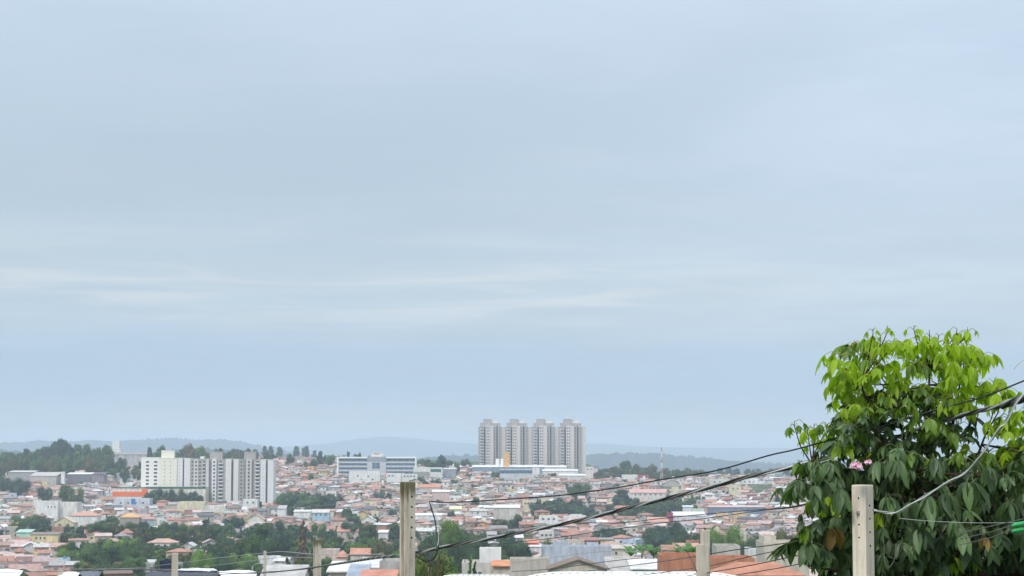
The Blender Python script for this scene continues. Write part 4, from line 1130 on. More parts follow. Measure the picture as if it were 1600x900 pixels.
# the mound right of the pale blocks
for (x, y, w) in [(437, 774, 22), (452, 768, 30), (470, 771, 30), (487, 777, 24), (508, 774, 30), (524, 776, 26), (533, 783, 18), (500, 783, 26), (478, 783, 28), (455, 780, 28), (440, 784, 24), (516, 786, 24), (491, 788, 24)]:
    tree(x, y + rt.uniform(-1, 2), rt.uniform(1340, 1400), w, 'bush' if w > 24 else 'round', rt.choice(['dark green', 'mid green'] if x < 490 else ['blue-green', 'blue-green', 'dark green']))
for (x, y, w) in [(232, 769, 18), (243, 764, 18), (256, 765, 22), (270, 767, 20), (288, 766, 22), (302, 768, 18), (262, 774, 20), (312, 773, 16), (247, 773, 18), (283, 774, 18)]:
    tree(x, y, rt.uniform(1380, 1400), w, 'bush' if w > 19 else 'round', rt.choice(['blue-green', 'dark green']))
FORCE = False
zone(26, 825, 905, 800, 812, 8, 11, ['round', 'bush'], ['blue-green', 'blue-green', 'dark green'])
zone(30, 905, 1050, 803, 818, 6, 9, ['round', 'bush'], ['blue-green', 'dark green', 'dark green'])
zone(18, 985, 1100, 786, 802, 5, 9, ['round', 'bush'], ['dark green', 'mid green', 'blue-green'])
zone(34, 20, 245, 829, 846, 7, 10, ['round', 'bush', 'round'], DK)
zone(46, 205, 480, 838, 856, 7, 11, ['round', 'bush', 'round', 'tall'], DK)
zone(34, 400, 650, 838, 862, 7, 11, ['round', 'bush', 'round'], DK)
zone(38, 95, 290, 865, 893, 6, 9, ['round', 'bush'], MD)
zone(40, 250, 500, 862, 893, 6, 10, ['round', 'bush', 'round'], MD)
zone(20, 500, 640, 862, 880, 5, 8, ['round', 'bush'], MD)
zone(44, 100, 640, 893, 925, 5, 9, ['round', 'bush', 'round'], MD)
zone(12, 655, 830, 880, 915, 6, 9, ['round', 'bush'], MD)
zone(16, 560, 600, 818, 836, 5, 7, ['round', 'bush'], DK)
zone(14, 540, 562, 812, 830, 6, 8, ['round'], DK)
zone(12, 935, 985, 845, 857, 6, 9, ['round', 'bush'], ['blue-green', 'dark green'])
zone(16, 1010, 1050, 845, 862, 6, 9, ['round', 'bush'], ['blue-green', 'dark green'])
zone(14, 765, 805, 822, 834, 6, 9, ['round', 'bush'], ['olive', 'dark green'])
zone(6, 590, 640, 800, 812, 5, 7, ['round'], DK)
FORCE = True
tree(808, 803, 1010, 18, 'round', 'dark green'); tree(706, 798, 1100, 14, 'round', 'blue-green'); tree(742, 776, 1300, 10, 'round', 'blue-green')
tree(105, 757, 1330, 26, 'round', 'mid green'); tree(72, 763, 1330, 26, 'bush', 'blue-green'); tree(119, 765, 1325, 20, 'bush', 'mid green')
tree(30, 750, 1500, 36, 'bush', 'blue-green'); tree(8, 745, 1530, 20, 'bush', 'dark green'); tree(593, 769, 1440, 16, 'bush', 'blue-green'); tree(607, 769, 1440, 8, 'round', 'blue-green')
tree(607, 792, 1230, 22, 'round', 'blue-green'); tree(615, 797, 1200, 18, 'bush', 'blue-green')
# nearer trees, one by one
tree(702, 812, 560, 52, 'round', 'bright green', 'tall leafy tree with a bright crown right of the mossy post')
tree(728, 828, 570, 46, 'round', 'mid green', 'dark spreading tree behind the right side of the bright crowned tree')
tree(676, 830, 580, 40, 'round', 'dark green', 'dark tree directly right of the mossy post')
tree(752, 838, 560, 40, 'round', 'dark green', 'dark tree behind the white cubic building')
tree(790, 842, 565, 34, 'round', 'dark green'); tree(815, 846, 560, 30, 'round', 'dark green'); tree(716, 845, 520, 44, 'bush', 'dark green'); tree(745, 858, 500, 40, 'bush', 'dark green'); tree(700, 850, 530, 40, 'round', 'mid green')
tree(672, 842, 540, 34, 'round', 'dark green')
tree(410, 821, 640, 40, 'tall', 'dark green', 'tall dark open-crowned tree in the middle of the green belt')
tree(398, 836, 600, 34, 'round', 'mid green', 'leafy tree left of the tall open-crowned tree')
tree(383, 842, 610, 34, 'round', 'dark green'); tree(425, 838, 620, 34, 'round', 'dark green'); tree(440, 832, 660, 30, 'round', 'blue-green')
tree(474, 815, 560, 20, 'cone', 'brownish', 'slender dark conifer left of the thin mossy post')
tree(321, 864, 420, 40, 'bush', 'bright green', 'bright green bushy tree right of the short post')
tree(333, 856, 470, 34, 'round', 'blue-green')
tree(452, 873, 380, 22, 'cone', 'mid green'); tree(466, 872, 400, 20, 'round', 'olive')
tree(582, 841, 640, 26, 'round', 'bright green'); tree(598, 848, 600, 28, 'bush', 'olive', 'pale grey-green bushy tree left of the mossy post'); tree(560, 850, 620, 26, 'bush', 'bright green')
tree(1134, 829, 560, 60, 'bush', 'bright green', 'wide bright green tree right of the short weathered post')
tree(1112, 833, 570, 40, 'round', 'mid green'); tree(1080, 832, 580, 44, 'round', 'dark green', 'dark green tree left of the short weathered post'); tree(1156, 838, 560, 36, 'round', 'bright green')
tree(1060, 838, 590, 40, 'round', 'dark green'); tree(1100, 845, 540, 50, 'bush', 'dark green'); tree(1160, 850, 470, 30, 'bush', 'dark green'); tree(1182, 837, 500, 24, 'round', 'dark green', 'dark narrow tree beside the beige upper block')
tree(1228, 825, 480, 18, 'round', 'olive'); tree(1058, 815, 760, 16, 'round', 'blue-green'); tree(1062, 822, 740, 22, 'round', 'blue-green')
tree(735, 873, 230, 16, 'cone', 'mid green', 'small conifer on the plot of the low beige house'); tree(741, 880, 225, 14, 'cone', 'dark green', 'shorter conifer beside the small one on the beige plot')
tree(668, 864, 130, 84, 'round', 'olive', 'yellow-green feathery bush at the foot of the mossy post'); tree(652, 874, 125, 70, 'round', 'yellow-green', 'low green bush touching the mossy post')
tree(697, 880, 128, 56, 'round', 'mid green', 'small olive bush right of the feathery one')
tree(862, 848, 520, 26, 'bush', 'mid green')
FORCE = False
# street trees between the rooftops
for i in range(90):
    x, y = rt.uniform(-10, 1245), rt.uniform(758, 880)
    rtree(rt, x, y, rt.uniform(4, 8), rt.choice(['round', 'round', 'bush', 'tall']), rt.choice(DK))
for i in range(60):
    x, y = rt.uniform(-10, 1245), rt.uniform(750, 790)
    rtree(rt, x, y, rt.uniform(4, 7), rt.choice(['round', 'bush']), rt.choice(DK))
GREEN = [(20, 245, 829, 853), (205, 650, 836, 870), (100, 640, 858, 945), (822, 905, 797, 820), (905, 1050, 796, 826), (985, 1100, 780, 806), (430, 542, 776, 812), (228, 318, 770, 786), (655, 830, 838, 940), (935, 985, 838, 857),
         (1010, 1190, 842, 895), (-20, 172, 715, 736), (885, 922, 768, 780), (545, 600, 818, 834), (765, 805, 815, 832), (958, 990, 775, 806), (645, 712, 746, 756)]
def protected(x0, x1, y0, y1, D):
    for (a, b, c_, d_, Dp) in PROTECT:
        if D < Dp - 1 and x1 > a + 1 and x0 < b - 1 and y1 > c_ and y0 < d_ - 1.5: return True
    return False
TREES = [t for t in TREES if t['special'] or t['force'] or not protected(t['px'] - t['wp'] / 2, t['px'] + t['wp'] / 2, t['ytop'], t['ytop'] + 20, t['D'])]

# ------------------------------------------------------------------ the town: plots along streets
rh = random.Random(21)
HOUSES = []
def district(rot, ox, oy, u0, u1, v0, v1, test):
    ca, sa = math.cos(rot), math.sin(rot)
    v = v0; row = 0
    while v < v1:
        u = u0 + rh.uniform(0, 5)
        while u < u1:
            w = rh.choice([4.5, 5, 6, 6.5, 7, 8, 9])
            if rh.random() < 0.05: w *= 1.9
            x = ox + (u + w/2) * ca - v * sa; y = oy + (u + w/2) * sa + v * ca
            u += w + rh.choice([0.4, 0.8, 1.5, 2.5]) + (7 if rh.random() < 0.06 else 0)
            if y < 430 or y > 2130 or (y > 1830 and not 405 < (800 + F * x / y) < 530) or (y > 1740 and 928 < 800 + F * x / y < 1110): continue
            z = gz(x, y)
            px, py = to_px(x, y, z)
            if px < -90 or px > 1690 or py > 935: continue
            if not test(px, py, y): continue
            g = any(a <= px <= b and c_ <= py <= d_ for (a, b, c_, d_) in GREEN)
            if g and rh.random() > 0.12: continue
            if rh.random() < 0.06: continue
            st = 1 if rh.random() < 0.52 else 2
            hh = (3.0 if st == 1 else 5.8) + rh.uniform(-.3, .6)
            dep = rh.uniform(6, 9.5)
            kind = rh.choices(['gable', 'gable front', 'hip', 'lean-to', 'flat'], [28, 14, 14, 24, 20])[0]
            wn = pick(rh, WW); rn = pick(rh, RW)
            if kind == 'flat' and rn in ('terracotta', 'salmon', 'pink', 'brown'): rn = rh.choice(['grey', 'light grey', 'white'])
            rhh = {'gable': rh.uniform(.9, 1.7), 'gable front': rh.uniform(.9, 1.6), 'hip': rh.uniform(1.0, 1.7), 'lean-to': rh.uniform(.4, 1.1), 'flat': .55}[kind]
            jx, jy = rh.uniform(-.6, .6), rh.uniform(-1.8, 1.8)
            x += jx * ca - jy * sa; y += jx * sa + jy * ca
            z = gz(x, y)
            top = to_px(x, y, z + hh + rhh)
            hw = (w * abs(ca) + dep * abs(sa)) / 2 * F / y
            bot = to_px(x, y - dep/2, z)[1]
            if protected(top[0] - hw, top[0] + hw, top[1], bot, y): continue
            HOUSES.append(dict(x=x, y=y, z=z, w=w, d=dep, h=hh, st=st, kind=kind, rh=rhh, wn=wn, rn=rn, wc=vary(rh, WALLS[wn]), rc=vary(rh, ROOFS[rn], .09), rz=rot + rh.uniform(-.03, .03),
                               px=top[0], yt=top[1], yb=bot, hw=hw, seed=rh.randrange(1 << 30), tank=rh.random() < .16))
        v += 10.2 if row % 2 == 0 else 16.0
        row += 1
district(0.22, 0, 0, -900, 900, 300, 2300, lambda px, py, y: px < 430)
district(-0.30, 0, 0, -1100, 1100, 300, 2400, lambda px, py, y: 430 <= px < 760)
district(0.10, 0, 0, -900, 1000, 300, 2300, lambda px, py, y: 760 <= px < 960)
district(-0.42, 0, 0, -1300, 1300, 200, 2500, lambda px, py, y: px >= 960)
# keep plots clear of the buildings placed by hand
FOOT = []
for o in list(col.objects):
    if o.parent is None and 'category' in o and o['category'] not in ('radio mast',):
        xs = [c_.location.x for c_ in o.children] + [0]
        ww = 0
        for c_ in o.children:
            if c_.type == 'MESH' and c_.name.split('.')[0] in ('wall', 'frame', 'rear_wall'):
                bb = [v for v in c_.bound_box]; ww = max(ww, max(v[0] for v in bb)); 
                xs += [min(v[0] for v in bb), max(v[0] for v in bb)]
        FOOT.append((o.location.x + min(xs), o.location.x + max(xs), o.location.y - 10, o.location.y + 16))
HOUSES = [h for h in HOUSES if not any(a - 5 < h['x'] < b + 5 and c_ < h['y'] < d_ for (a, b, c_, d_) in FOOT)]
# and trees out of houses: a tree keeps its place, the house gives way if the trunk stands inside it
ht = {}
for t_ in TREES: ht.setdefault((int(t_['X'] // 15), int(t_['D'] // 15)), []).append(t_)
def hit(h):
    i, j = int(h['x'] // 15), int(h['y'] // 15)
    for a in (-1, 0, 1):
        for b in (-1, 0, 1):
            for t_ in ht.get((i + a, j + b), ()):
                if abs(t_['X'] - h['x']) < h['w'] / 2 + 1 and abs(t_['D'] - h['y']) < h['d'] / 2 + 1: return True
    return False
HOUSES = [h for h in HOUSES if not hit(h)]

# ------------------------------------------------------------------ what shows, and how large
mask = np.zeros((240, 1700), bool)          # rows: pixels 670..909, columns: -50..1649
def cover(x0, x1, y0, y1, elliptic=False):
    a, b = int(max(0, x0 + 50)), int(min(1700, x1 + 50)); c_, d_ = int(max(0, y0 - 670)), int(min(240, y1 - 670))
    if b <= a or d_ <= c_: return 0
    # only what lies inside the frame counts
    sub = mask[c_:min(d_, 230), max(a, 50):min(b, 1650)]
    n = int((~sub).sum()) if sub.size else 0
    mask[c_:d_, a:b] = True
    return n
for (x0, x1, y0, y1) in [(1262, 1600, 640, 880), (624, 649, 754, 900), (1330, 1364, 758, 900), (490, 502, 843, 900), (1238, 1262, 690, 850)]: cover(x0, x1, y0, y1)
allit = [(i[0], 0, i) for i in ITEMS] + [(h['y'] - h['d'] / 2, 1, h) for h in HOUSES] + [(t_['D'], 2, t_) for t_ in TREES]
allit.sort(key=lambda q: q[0])
for (dd, k, q) in allit:
    if k == 0: cover(q[1], q[2], q[3], q[4])
    elif k == 1: q['vis'] = cover(q['px'] - q['hw'], q['px'] + q['hw'], q['yt'] + .5, q['yb'])
    else: q['vis'] = cover(q['px'] - q['wp'] * .42, q['px'] + q['wp'] * .42, q['ytop'] + .5, to_px(q['X'], q['D'], q['Z'])[1])

# ------------------------------------------------------------------ labels that single one thing out
MARKS = [(325, 755, 'the pale apartment blocks'), (588, 728, 'the framed office block'), (765, 700, 'the four tall towers'), (875, 712, 'the four tall towers'), (1034, 725, 'the radio mast'), (636, 820, 'the mossy post'),
         (903, 766, 'the lone round tree'), (205, 770, 'the orange-banded store'), (488, 782, 'the dark tree mound'), (900, 868, 'the bluish grey house'), (1060, 880, 'the orange brick wall'), (1150, 797, 'the slate blue warehouse'),
         (793, 800, 'the beige white-edged hall'), (72, 842, 'the three-windowed yellow house'), (107, 795, 'the blank-walled building'), (181, 697, 'the white water tower'), (102, 815, 'the cream gabled house'), (204, 812, 'the bright orange roof'),
         (255, 850, 'the salmon-roofed white house'), (273, 880, 'the short post'), (496, 870, 'the thin mossy post'), (704, 845, 'the tall bright-crowned tree'), (865, 800, 'the dark blue-green grove'), (1171, 757, 'the white stepped building'),
         (1075, 806, 'the white-roofed warehouse'), (1046, 807, 'the maroon building'), (808, 740, 'the factory front'), (1012, 769, 'the long pink roof'), (1100, 860, 'the short weathered post'), (502, 806, 'the pale blue house'),
         (669, 806, 'the long white building'), (971, 775, 'the tall slope tree'), (668, 738, 'the green-cornered hall'), (1226, 860, 'the large beige house'), (766, 866, 'the white rooftop cube'), (576, 811, 'the round-gabled house'), (298, 854, 'the white gabled shed'),
         (1180, 740, 'the hazy wooded ridge'), (100, 710, 'the left crest wood'), (410, 840, 'the tall open-crowned tree'), (832, 836, 'the red shop front'), (1148, 766, 'the cream square building'), (984, 745, 'the white and red warehouse'), (299, 790, 'the pale yellow warehouse')]
ORD = ['first', 'second', 'third', 'fourth', 'fifth', 'sixth', 'seventh', 'eighth', 'ninth', 'tenth', 'eleventh', 'twelfth']
NUM = ['zero', 'one', 'two', 'three', 'four', 'five', 'six', 'seven', 'eight', 'nine', 'ten', 'eleven', 'twelve']
def where(px, py, skip=None):
    best = min((m for m in MARKS if m[2] != skip), key=lambda m: (m[0] - px) ** 2 + (2.2 * (m[1] - py)) ** 2)
    dx, dy = px - best[0], (py - best[1]) * 2.2
    if abs(dy) > abs(dx): w = 'below' if dy > 0 else 'above'
    else: w = 'right of' if dx > 0 else 'left of'
    return w + ' ' + best[2]
def spread_labels(items, key, pos, fmt):
    groups = {}
    for it in items: groups.setdefault(key(it), []).append(it)
    out = {}
    for k, g in groups.items():
        g.sort(key=lambda it: pos(it)[0])
        for i, it in enumerate(g):
            s = fmt(it)
            if len(g) == 2: s += ', the one %s' % ('farther left', 'farther right')[i]
            elif len(g) > 2: s += ', %s from left of %s' % (ORD[min(i, 11)], NUM[min(len(g), 12)])
            out[id(it)] = s
    for k in out:
        s = out[k]
        for a, b in ((' roof, ', ', '), ('two-storey ', ''), ('-gabled', ''), ('tall ', ''), (' from left of ', ' of ')):
            if len(s.split()) > 16: s = s.replace(a, b, 1)
        out[k] = s
    return out

# ------------------------------------------------------------------ houses
HOUSES.sort(key=lambda h: -h['vis'])
single = [h for h in HOUSES if h['vis'] > 0][:250]
sid = set(id(h) for h in single)
rest = [h for h in HOUSES if id(h) not in sid]
roofword = {'gable': 'gable roof', 'gable front': 'front-gabled roof', 'hip': 'hip roof', 'lean-to': 'sloping roof', 'flat': 'flat roof'}
def htext(h):
    return '%s%s house, %s %s, %s' % ('two-storey ' if h['st'] == 2 else '', h['wn'], h['rn'], roofword[h['kind']], where(h['px'], h['yt']))
hl = spread_labels(single, htext, lambda h: (h['px'],), htext)
for h in single:
    t = thing('house', hl[id(h)], 'house', (h['x'], h['y'], h['z']), h['rz'], 'houses of the hillside town')
    a = MB(); house_wall(a, h['w'], h['d'], h['h'], h['wc'], h['kind'], h['rh']); a.build('wall', M_wall, t)
    b = MB(); house_roof(b, h['w'], h['d'], h['h'], h['rc'], h['kind'], h['rh']); b.build('roof', M_roof, t)
    r = random.Random(h['seed'])
    for (x, y, z, rz, k) in wall_points(h['w'], h['d'], h['h'], r):
        put('window', W_house[k], t, (x, y, z), rz)
    if r.random() < .6: put('door', Door_data, t, (r.uniform(-.3, .3) * h['w'], -h['d']/2 - .003, 0))
    if h['tank'] and h['kind'] == 'flat': put('water_tank', Tank_data, t, (r.uniform(-.3, .3) * h['w'], r.uniform(-.2, .2) * h['d'], h['h'] + .12))

# the hundreds of smaller, mostly covered houses beyond them: one mass of real houses
big_w, big_r = MB(), MB()
for h in rest:
    for (src, fn, arg) in ((big_w, house_wall, h['wc']), (big_r, house_roof, h['rc'])):
        m = MB(); fn(m, h['w'], h['d'], h['h'], arg, h['kind'], h['rh'])
        if src is big_w:
            r = random.Random(h['seed'])
            if r.random() < .5:
                aw, ax = r.uniform(2, 4), r.choice([-1, 1]) * (h['w'] / 2 - 1); ac = vary(r, WALLS[pick(r, WW)]); m.box(ax - aw/2, ax + aw/2, -h['d']/2 - r.uniform(1.5, 3), -h['d']/2 + .3, -3, r.uniform(2, 3.2), 0, ac)
            if r.random() < .25:
                ax = r.uniform(-.3, .3) * h['w']; m.box(ax - .8, ax + .8, -.8, .8, h['h'] - .5, h['h'] + r.uniform(1.6, 2.6), 0, vary(r, WALLS[pick(r, WW)]))
            for (x, y, z, rz, k) in wall_points(h['w'], h['d'], h['h'], r):
                if rz == 0: m.box(x - .6, x + .6, y - .05, y + .02, z - .5, z + .5, 1)
        ca, sa = math.cos(h['rz']), math.sin(h['rz'])
        i = len(src.v)
        src.v.extend((h['x'] + x * ca - y * sa, h['y'] + x * sa + y * ca, h['z'] + z) for (x, y, z) in m.v)
        src.f.extend(tuple(i + q for q in f) for f in m.f); src.m.extend(m.m); src.c.extend(m.c)
i = len(big_w.v); big_w.v.extend(big_r.v); big_w.f.extend(tuple(i + q for q in f) for f in big_r.f); big_w.m.extend([2] * len(big_r.f)); big_w.c.extend(big_r.c)
o = big_w.build('town_houses', [M_wall, M_dark, M_roof]); tag(o, kind='stuff')

# ------------------------------------------------------------------ trees
TREES.sort(key=lambda t_: -(t_['vis'] + (1e6 if t_['special'] else 0)))
st_ = [t_ for t_ in TREES if t_['vis'] > 0 or t_['special']][:285]
sid = set(id(t_) for t_ in st_)
rest_t = [t_ for t_ in TREES if id(t_) not in sid]
kw = {'round': 'rounded', 'tall': 'tall slender', 'cone': 'conical', 'bush': 'low spreading'}
def ttext(t_):
    sz = 'small ' if t_['wp'] < 13 else ('large ' if t_['wp'] > 24 else '')
    return '%s%s %s tree %s' % (sz, kw[t_['kind']], t_['tint'], where(t_['px'], t_['ytop']))
tl = spread_labels([t_ for t_ in st_ if not t_['special']], ttext, lambda t_: (t_['px'],), ttext)
rr = random.Random(9)
for t_ in st_:
    lod = 'near' if t_['wp'] > 36 else ('mid' if t_['wp'] > 21 else 'far')
    cd, td, V, Q = proto(t_['kind'], rr.randrange(4 if lod != 'near' else 3), lod)
    root = thing('tree', t_['special'] or tl[id(t_)], 'tree', (t_['X'], t_['D'], t_['Z']), rr.uniform(0, 6.28), 'trees of the valley and crest')
    s = t_['h'] / (1.0 if t_['kind'] != 'bush' else .9)
    root.scale = (t_['w'], t_['w'], s)
    c_ = link('crown', cd, root); k = rr.uniform(.8, 1.25); g = GREENS[t_['tint']]
    c_.color = (g[0] * k, g[1] * k, g[2] * k * rr.uniform(.8, 1.2), 1)
    link('trunk', td, root)
VV, QQ, n0 = [], [], 0
for t_ in rest_t:
    _, _, V, Q = proto(t_['kind'], rr.randrange(4), 'low')
    a = rr.uniform(0, 6.28); ca, sa = math.cos(a), math.sin(a)
    W = np.stack([(V[:, 0] * ca - V[:, 1] * sa) * t_['w'] + t_['X'], (V[:, 0] * sa + V[:, 1] * ca) * t_['w'] + t_['D'], V[:, 2] * t_['h'] + t_['Z']], -1)
    VV.append(W); QQ.append(Q + n0); n0 += len(V)
# low scrub under the belts
def scrub(n, x0, x1, y0, y1):
    global n0
    for i in range(n):
        px, py = rr.uniform(x0, x1), rr.uniform(y0, y1)
        D = march(px, py); X = (px - 800) / F * D
        _, _, V, Q = proto('bush', rr.randrange(4), 'low')
        hh = rr.uniform(2.0, 4.5); w = rr.uniform(4, 8)
        VV.append(V * np.array([w, w, hh]) + np.array([X, D, gz(X, D) - .4])); QQ.append(Q + n0); n0 += len(V)
for (a, b, c_, d_) in GREEN: scrub(int((b - a) * (d_ - c_) / 45), a, b, c_, d_)
wood = link('undergrowth', np_mesh('undergrowth', np.concatenate(VV), np.concatenate(QQ), M_crown))
wood.color = (0.035, 0.065, 0.028, 1); tag(wood, kind='stuff')

# banana plants left of the orange brick building
def banana_leaf():
    m = MB(); n = 9
    for s in (-1, 1):
        pr = None
        for i in range(n + 1):
            u = i / n
            y = 2.4 * math.sin(u * 1.25); z = 1.5 * u - 1.9 * u * u + .9 * u
            hw = .34 * math.sin(math.pi * min(1, u * .95 + .05)) ** .6 * (1 if i % 2 else .82)
            cur = ((0, y, z), (s * hw, y + .05, z - .10))
            if pr: m.face([pr[0], cur[0], cur[1], pr[1]] if s > 0 else [pr[1], cur[1], cur[0], pr[0]])
            pr = cur
    return m
def leafmat(name, c, trans=.35, rough=.45, spec=.4, amt=(0.75, 1.3)):
    m, n = new_mat(name)
    geo = n.n('ShaderNodeNewGeometry'); oi = n.n('ShaderNodeObjectInfo')
    uv = n.n('ShaderNodeUVMap'); sp = n.n('ShaderNodeSeparateXYZ'); n.t.links.new(uv.outputs[0], sp.inputs[0])
    rnd = n.m('FRACT', n.m('ADD', geo.outputs['Random Per Island'], oi.outputs['Random']))
    k = n.ramp(rnd, [(0, (amt[0],) * 3), (0.5, (1.0, 1.0, 1.0)), (1, (amt[1], amt[1] * .97, amt[1] * .85))])
    cc = n.mix(1.0, c + (1,), k, 'MULTIPLY')
    au = n.m('ABSOLUTE', n.m('SUBTRACT', sp.outputs[0], .5))
    rib = n.ramp(au, [(0.0, 1.0), (0.05, 0.0)])
    vein = n.m('SINE', n.m('MULTIPLY', n.m('SUBTRACT', sp.outputs[1], n.m('MULTIPLY', au, .5)), 62.0))
    vein = n.m('MULTIPLY', n.m('GREATER_THAN', vein, .8), .22)
    lt = n.mix(1.0, cc, (1.9, 1.75, 1.5, 1), 'MULTIPLY')
    cc = n.mix(n.m('MAXIMUM', n.m('MULTIPLY', rib, .55), vein), cc, lt)
    tr = n.mix(1.0, cc, (1.5, 1.6, .6, 1), 'MULTIPLY')
    finish(n, cc, rough, spec=spec, trans=(trans, tr))
    return m
M_banana = leafmat('banana_leaf', (0.07, 0.17, 0.03))
bl = banana_leaf().data('leaf', [M_banana], colors=False)
bl.uv_layers.new(name='UVMap')
for (px, py, D, h, lb) in [(985, 862, 400, 3.0, 'leftmost banana plant beside the bluish grey house'), (1002, 858, 410, 3.6, 'banana plant between the bluish grey house and the orange brick wall'),
                        (1020, 861, 395, 3.2, 'shorter banana plant close to the orange brick wall'), (1068, 860, 330, 3.0, 'banana plant with arching fronds behind the orange brick wall'), (1080, 858, 325, 3.4, 'taller banana plant behind the right end of the orange brick wall')]:
    X, _ = span(px, px, D); zt = top_z(py, D); g = gz(X, D)
    t = thing('banana_plant', lb, 'banana plant', (X, D, g), 0, 'banana plants'); H = zt - g - .6
    m = MB(); m.tube([(0, 0, -.5), (.05, 0, H * .5), (0, 0, H)], [.3, .22, .14], 8); m.build('stem', M_crown, t, colors=False).color = (.10, .13, .05, 1)
    for k in range(9):
        o = link('leaf', bl, t); o.location = (0, 0, H - .1); o.rotation_euler = (rr.uniform(-.1, .5), rr.uniform(-.2, .2), k * .7 + rr.uniform(-.2, .2)); s = rr.uniform(1.0, 1.5); o.scale = (s * 1.3, s, s)

# ------------------------------------------------------------------ streets
def street(pts, w):
    m = MB()
    prev = None
    for k in range(len(pts) - 1):
        (x0, y0), (x1, y1) = pts[k], pts[k + 1]
        n = max(1, int(math.hypot(x1 - x0, y1 - y0) / 12))
        dx, dy = (x1 - x0), (y1 - y0); l = math.hypot(dx, dy); nx, ny = -dy / l * w/2, dx / l * w/2
        for i in range(n + 1):
            x, y = x0 + dx * i / n, y0 + dy * i / n
            cur = ((x + nx, y + ny, gz(x + nx, y + ny) + .25), (x - nx, y - ny, gz(x - nx, y - ny) + .25))
            if prev: m.face([prev[0], prev[1], cur[1], cur[0]])
            prev = cur
    return m
M_asph = plain('street_asphalt', (0.10, 0.098, 0.095), .9, .1, 0, .15, .2)
sm = MB()
def groundpt(px, py):
    D = march(px, py); return ((px - 800) / F * D, D)
for pl in ([(525, 776), (532, 790), (545, 805)], [(700, 800), (640, 822), (560, 836)], [(930, 842), (1010, 826), (1110, 815), (1220, 812)], [(20, 858), (120, 862), (230, 858)], [(850, 790), (960, 770), (1060, 757)]):
    s = street([groundpt(*p) for p in pl], 8)
    i = len(sm.v); sm.v.extend(s.v); sm.f.extend(tuple(i + q for q in f) for f in s.f); sm.m.extend(s.m); sm.c.extend(s.c)
tag(sm.build('road', M_asph, colors=False), kind='structure')

# utility poles standing in the town, seen as thin pale lines
def town_pole(px, yt, yb, lb, lamp=False):
    D = march(px, yb) if yb < 893 else 330
    X = (px - 800) / F * D; g = gz(X, D); h = top_z(yt, D) - g
    t = thing('street_lamp' if lamp else 'utility_pole', lb, 'street lamp' if lamp else 'utility pole', (X, D, g), rr.uniform(-.4, .4), 'poles standing in the town')
    r = .13 + D / 9000
    m = MB(); m.tube([(0, 0, -.5), (0, 0, h)], [r * 1.2, r * .8], 6); m.build('shaft', M_concrete, t, colors=False)
    if lamp:
        m = MB(); m.tube([(0, 0, h - .1), (.5, -.3, h + .35), (1.5, -.9, h + .5)], [.07, .06, .05], 5); m.build('arm', M_metal, t, colors=False)
        m = MB(); m.tube([(1.3, -.8, h + .5), (1.5, -.9, h + .52), (2.1, -1.3, h + .5), (2.3, -1.4, h + .48)], [.06, .2, .22, .08], 8); m.build('lamp_head', M_metal, t, colors=False)
    else:
        m = MB(); m.box(-1.0, 1.0, -.06, .06, h - .6, h - .45); m.build('crossarm', M_trunk, t, colors=False)
for (px, yt, yb, lb) in [(385, 859, 884, 'pale pole among the bright trees left of the tall open-crowned tree'), (423, 868, 886, 'pale pole right of the short leaning trunk pole'), (487, 860, 888, 'thin pale pole just left of the thin mossy post'), (523, 863, 886, 'thin pole right of the thin mossy post'),
                         (802, 855, 872, 'pale pole right of the dark tall trees'), (820, 861, 873, 'second pale pole beside the red shop front'), (527, 785, 803, 'pale pole at the foot of the dark tree mound'), (49, 812, 833, 'pale pole above the mint green house'), (1007, 870, 878, 'short pale pole in front of the banana plants'),
                         (1183, 845, 870, 'thin pole beside the beige upper block'), (946, 800, 815, 'thin pole above the bluish grey house on the green slope'), (1006, 806, 818, 'thin pole left of the salmon roofed warehouse')]:
    town_pole(px, yt, yb, lb)
town_pole(398, 884.5, 899, 'street lamp with a pale head above the white sheet roof at lower left', True)

# ------------------------------------------------------------------ concrete posts in front
def post_mat(name, moss, lift=1.0):
    m, n = new_mat(name)
    g = n.n('ShaderNodeTexCoord')
    sp = n.n('ShaderNodeSeparateXYZ'); n.t.links.new(g.outputs['Object'], sp.inputs[0])
    f = n.noise(g.outputs['Object'], 60.0, 6.0, .65)
    b = n.noise(n.mapping(g.outputs['Object'], (16, 16, 1.1)), 1.0, 5.0, .62)
    b2 = n.noise(n.mapping(g.outputs['Object'], (5, 5, 2.5), (3, 1, 2)), 1.0, 4.0, .6)
    c = n.mix(f, (0.60, 0.52, 0.425, 1), (0.46, 0.385, 0.305, 1))
    c = n.mix(n.m('MULTIPLY', n.ramp(b, [(.45, 0.0), (.68, 1.0)]), .95 if moss else .6), c, (0.19, 0.125, 0.075, 1) if moss else (0.27, 0.22, 0.17, 1))
    c = n.mix(n.m('MULTIPLY', n.ramp(b2, [(.45, 0.0), (.65, 1.0)]), .45), c, (0.60, 0.53, 0.43, 1))
    c = n.mix(n.m('MULTIPLY', n.ramp(n.noise(g.outputs['Object'], 130.0, 3.0, .6), [(.62, 0.0), (.72, 1.0)]), .35), c, (0.20, 0.17, 0.14, 1))
    if moss:
        k = n.m('ADD', n.m('MULTIPLY', sp.outputs[2], 1.0 / moss), n.m('MULTIPLY', n.m('SUBTRACT', b, .5), 1.5))
        k = n.ramp(n.m('ADD', k, 1.0), [(.15, 0.0), (.6, 1.0)])
        mc = n.mix(n.noise(g.outputs['Object'], 30.0, 5.0, .6), (0.13, 0.13, 0.05, 1), (0.07, 0.055, 0.035, 1))
        c = n.mix(n.m('MULTIPLY', k, .85), c, mc)
    c = n.mix(1.0, c, (lift, lift * 1.01, lift * 1.03, 1), 'MULTIPLY')
    finish(n, c, .95, f, .003, .15)
    return m
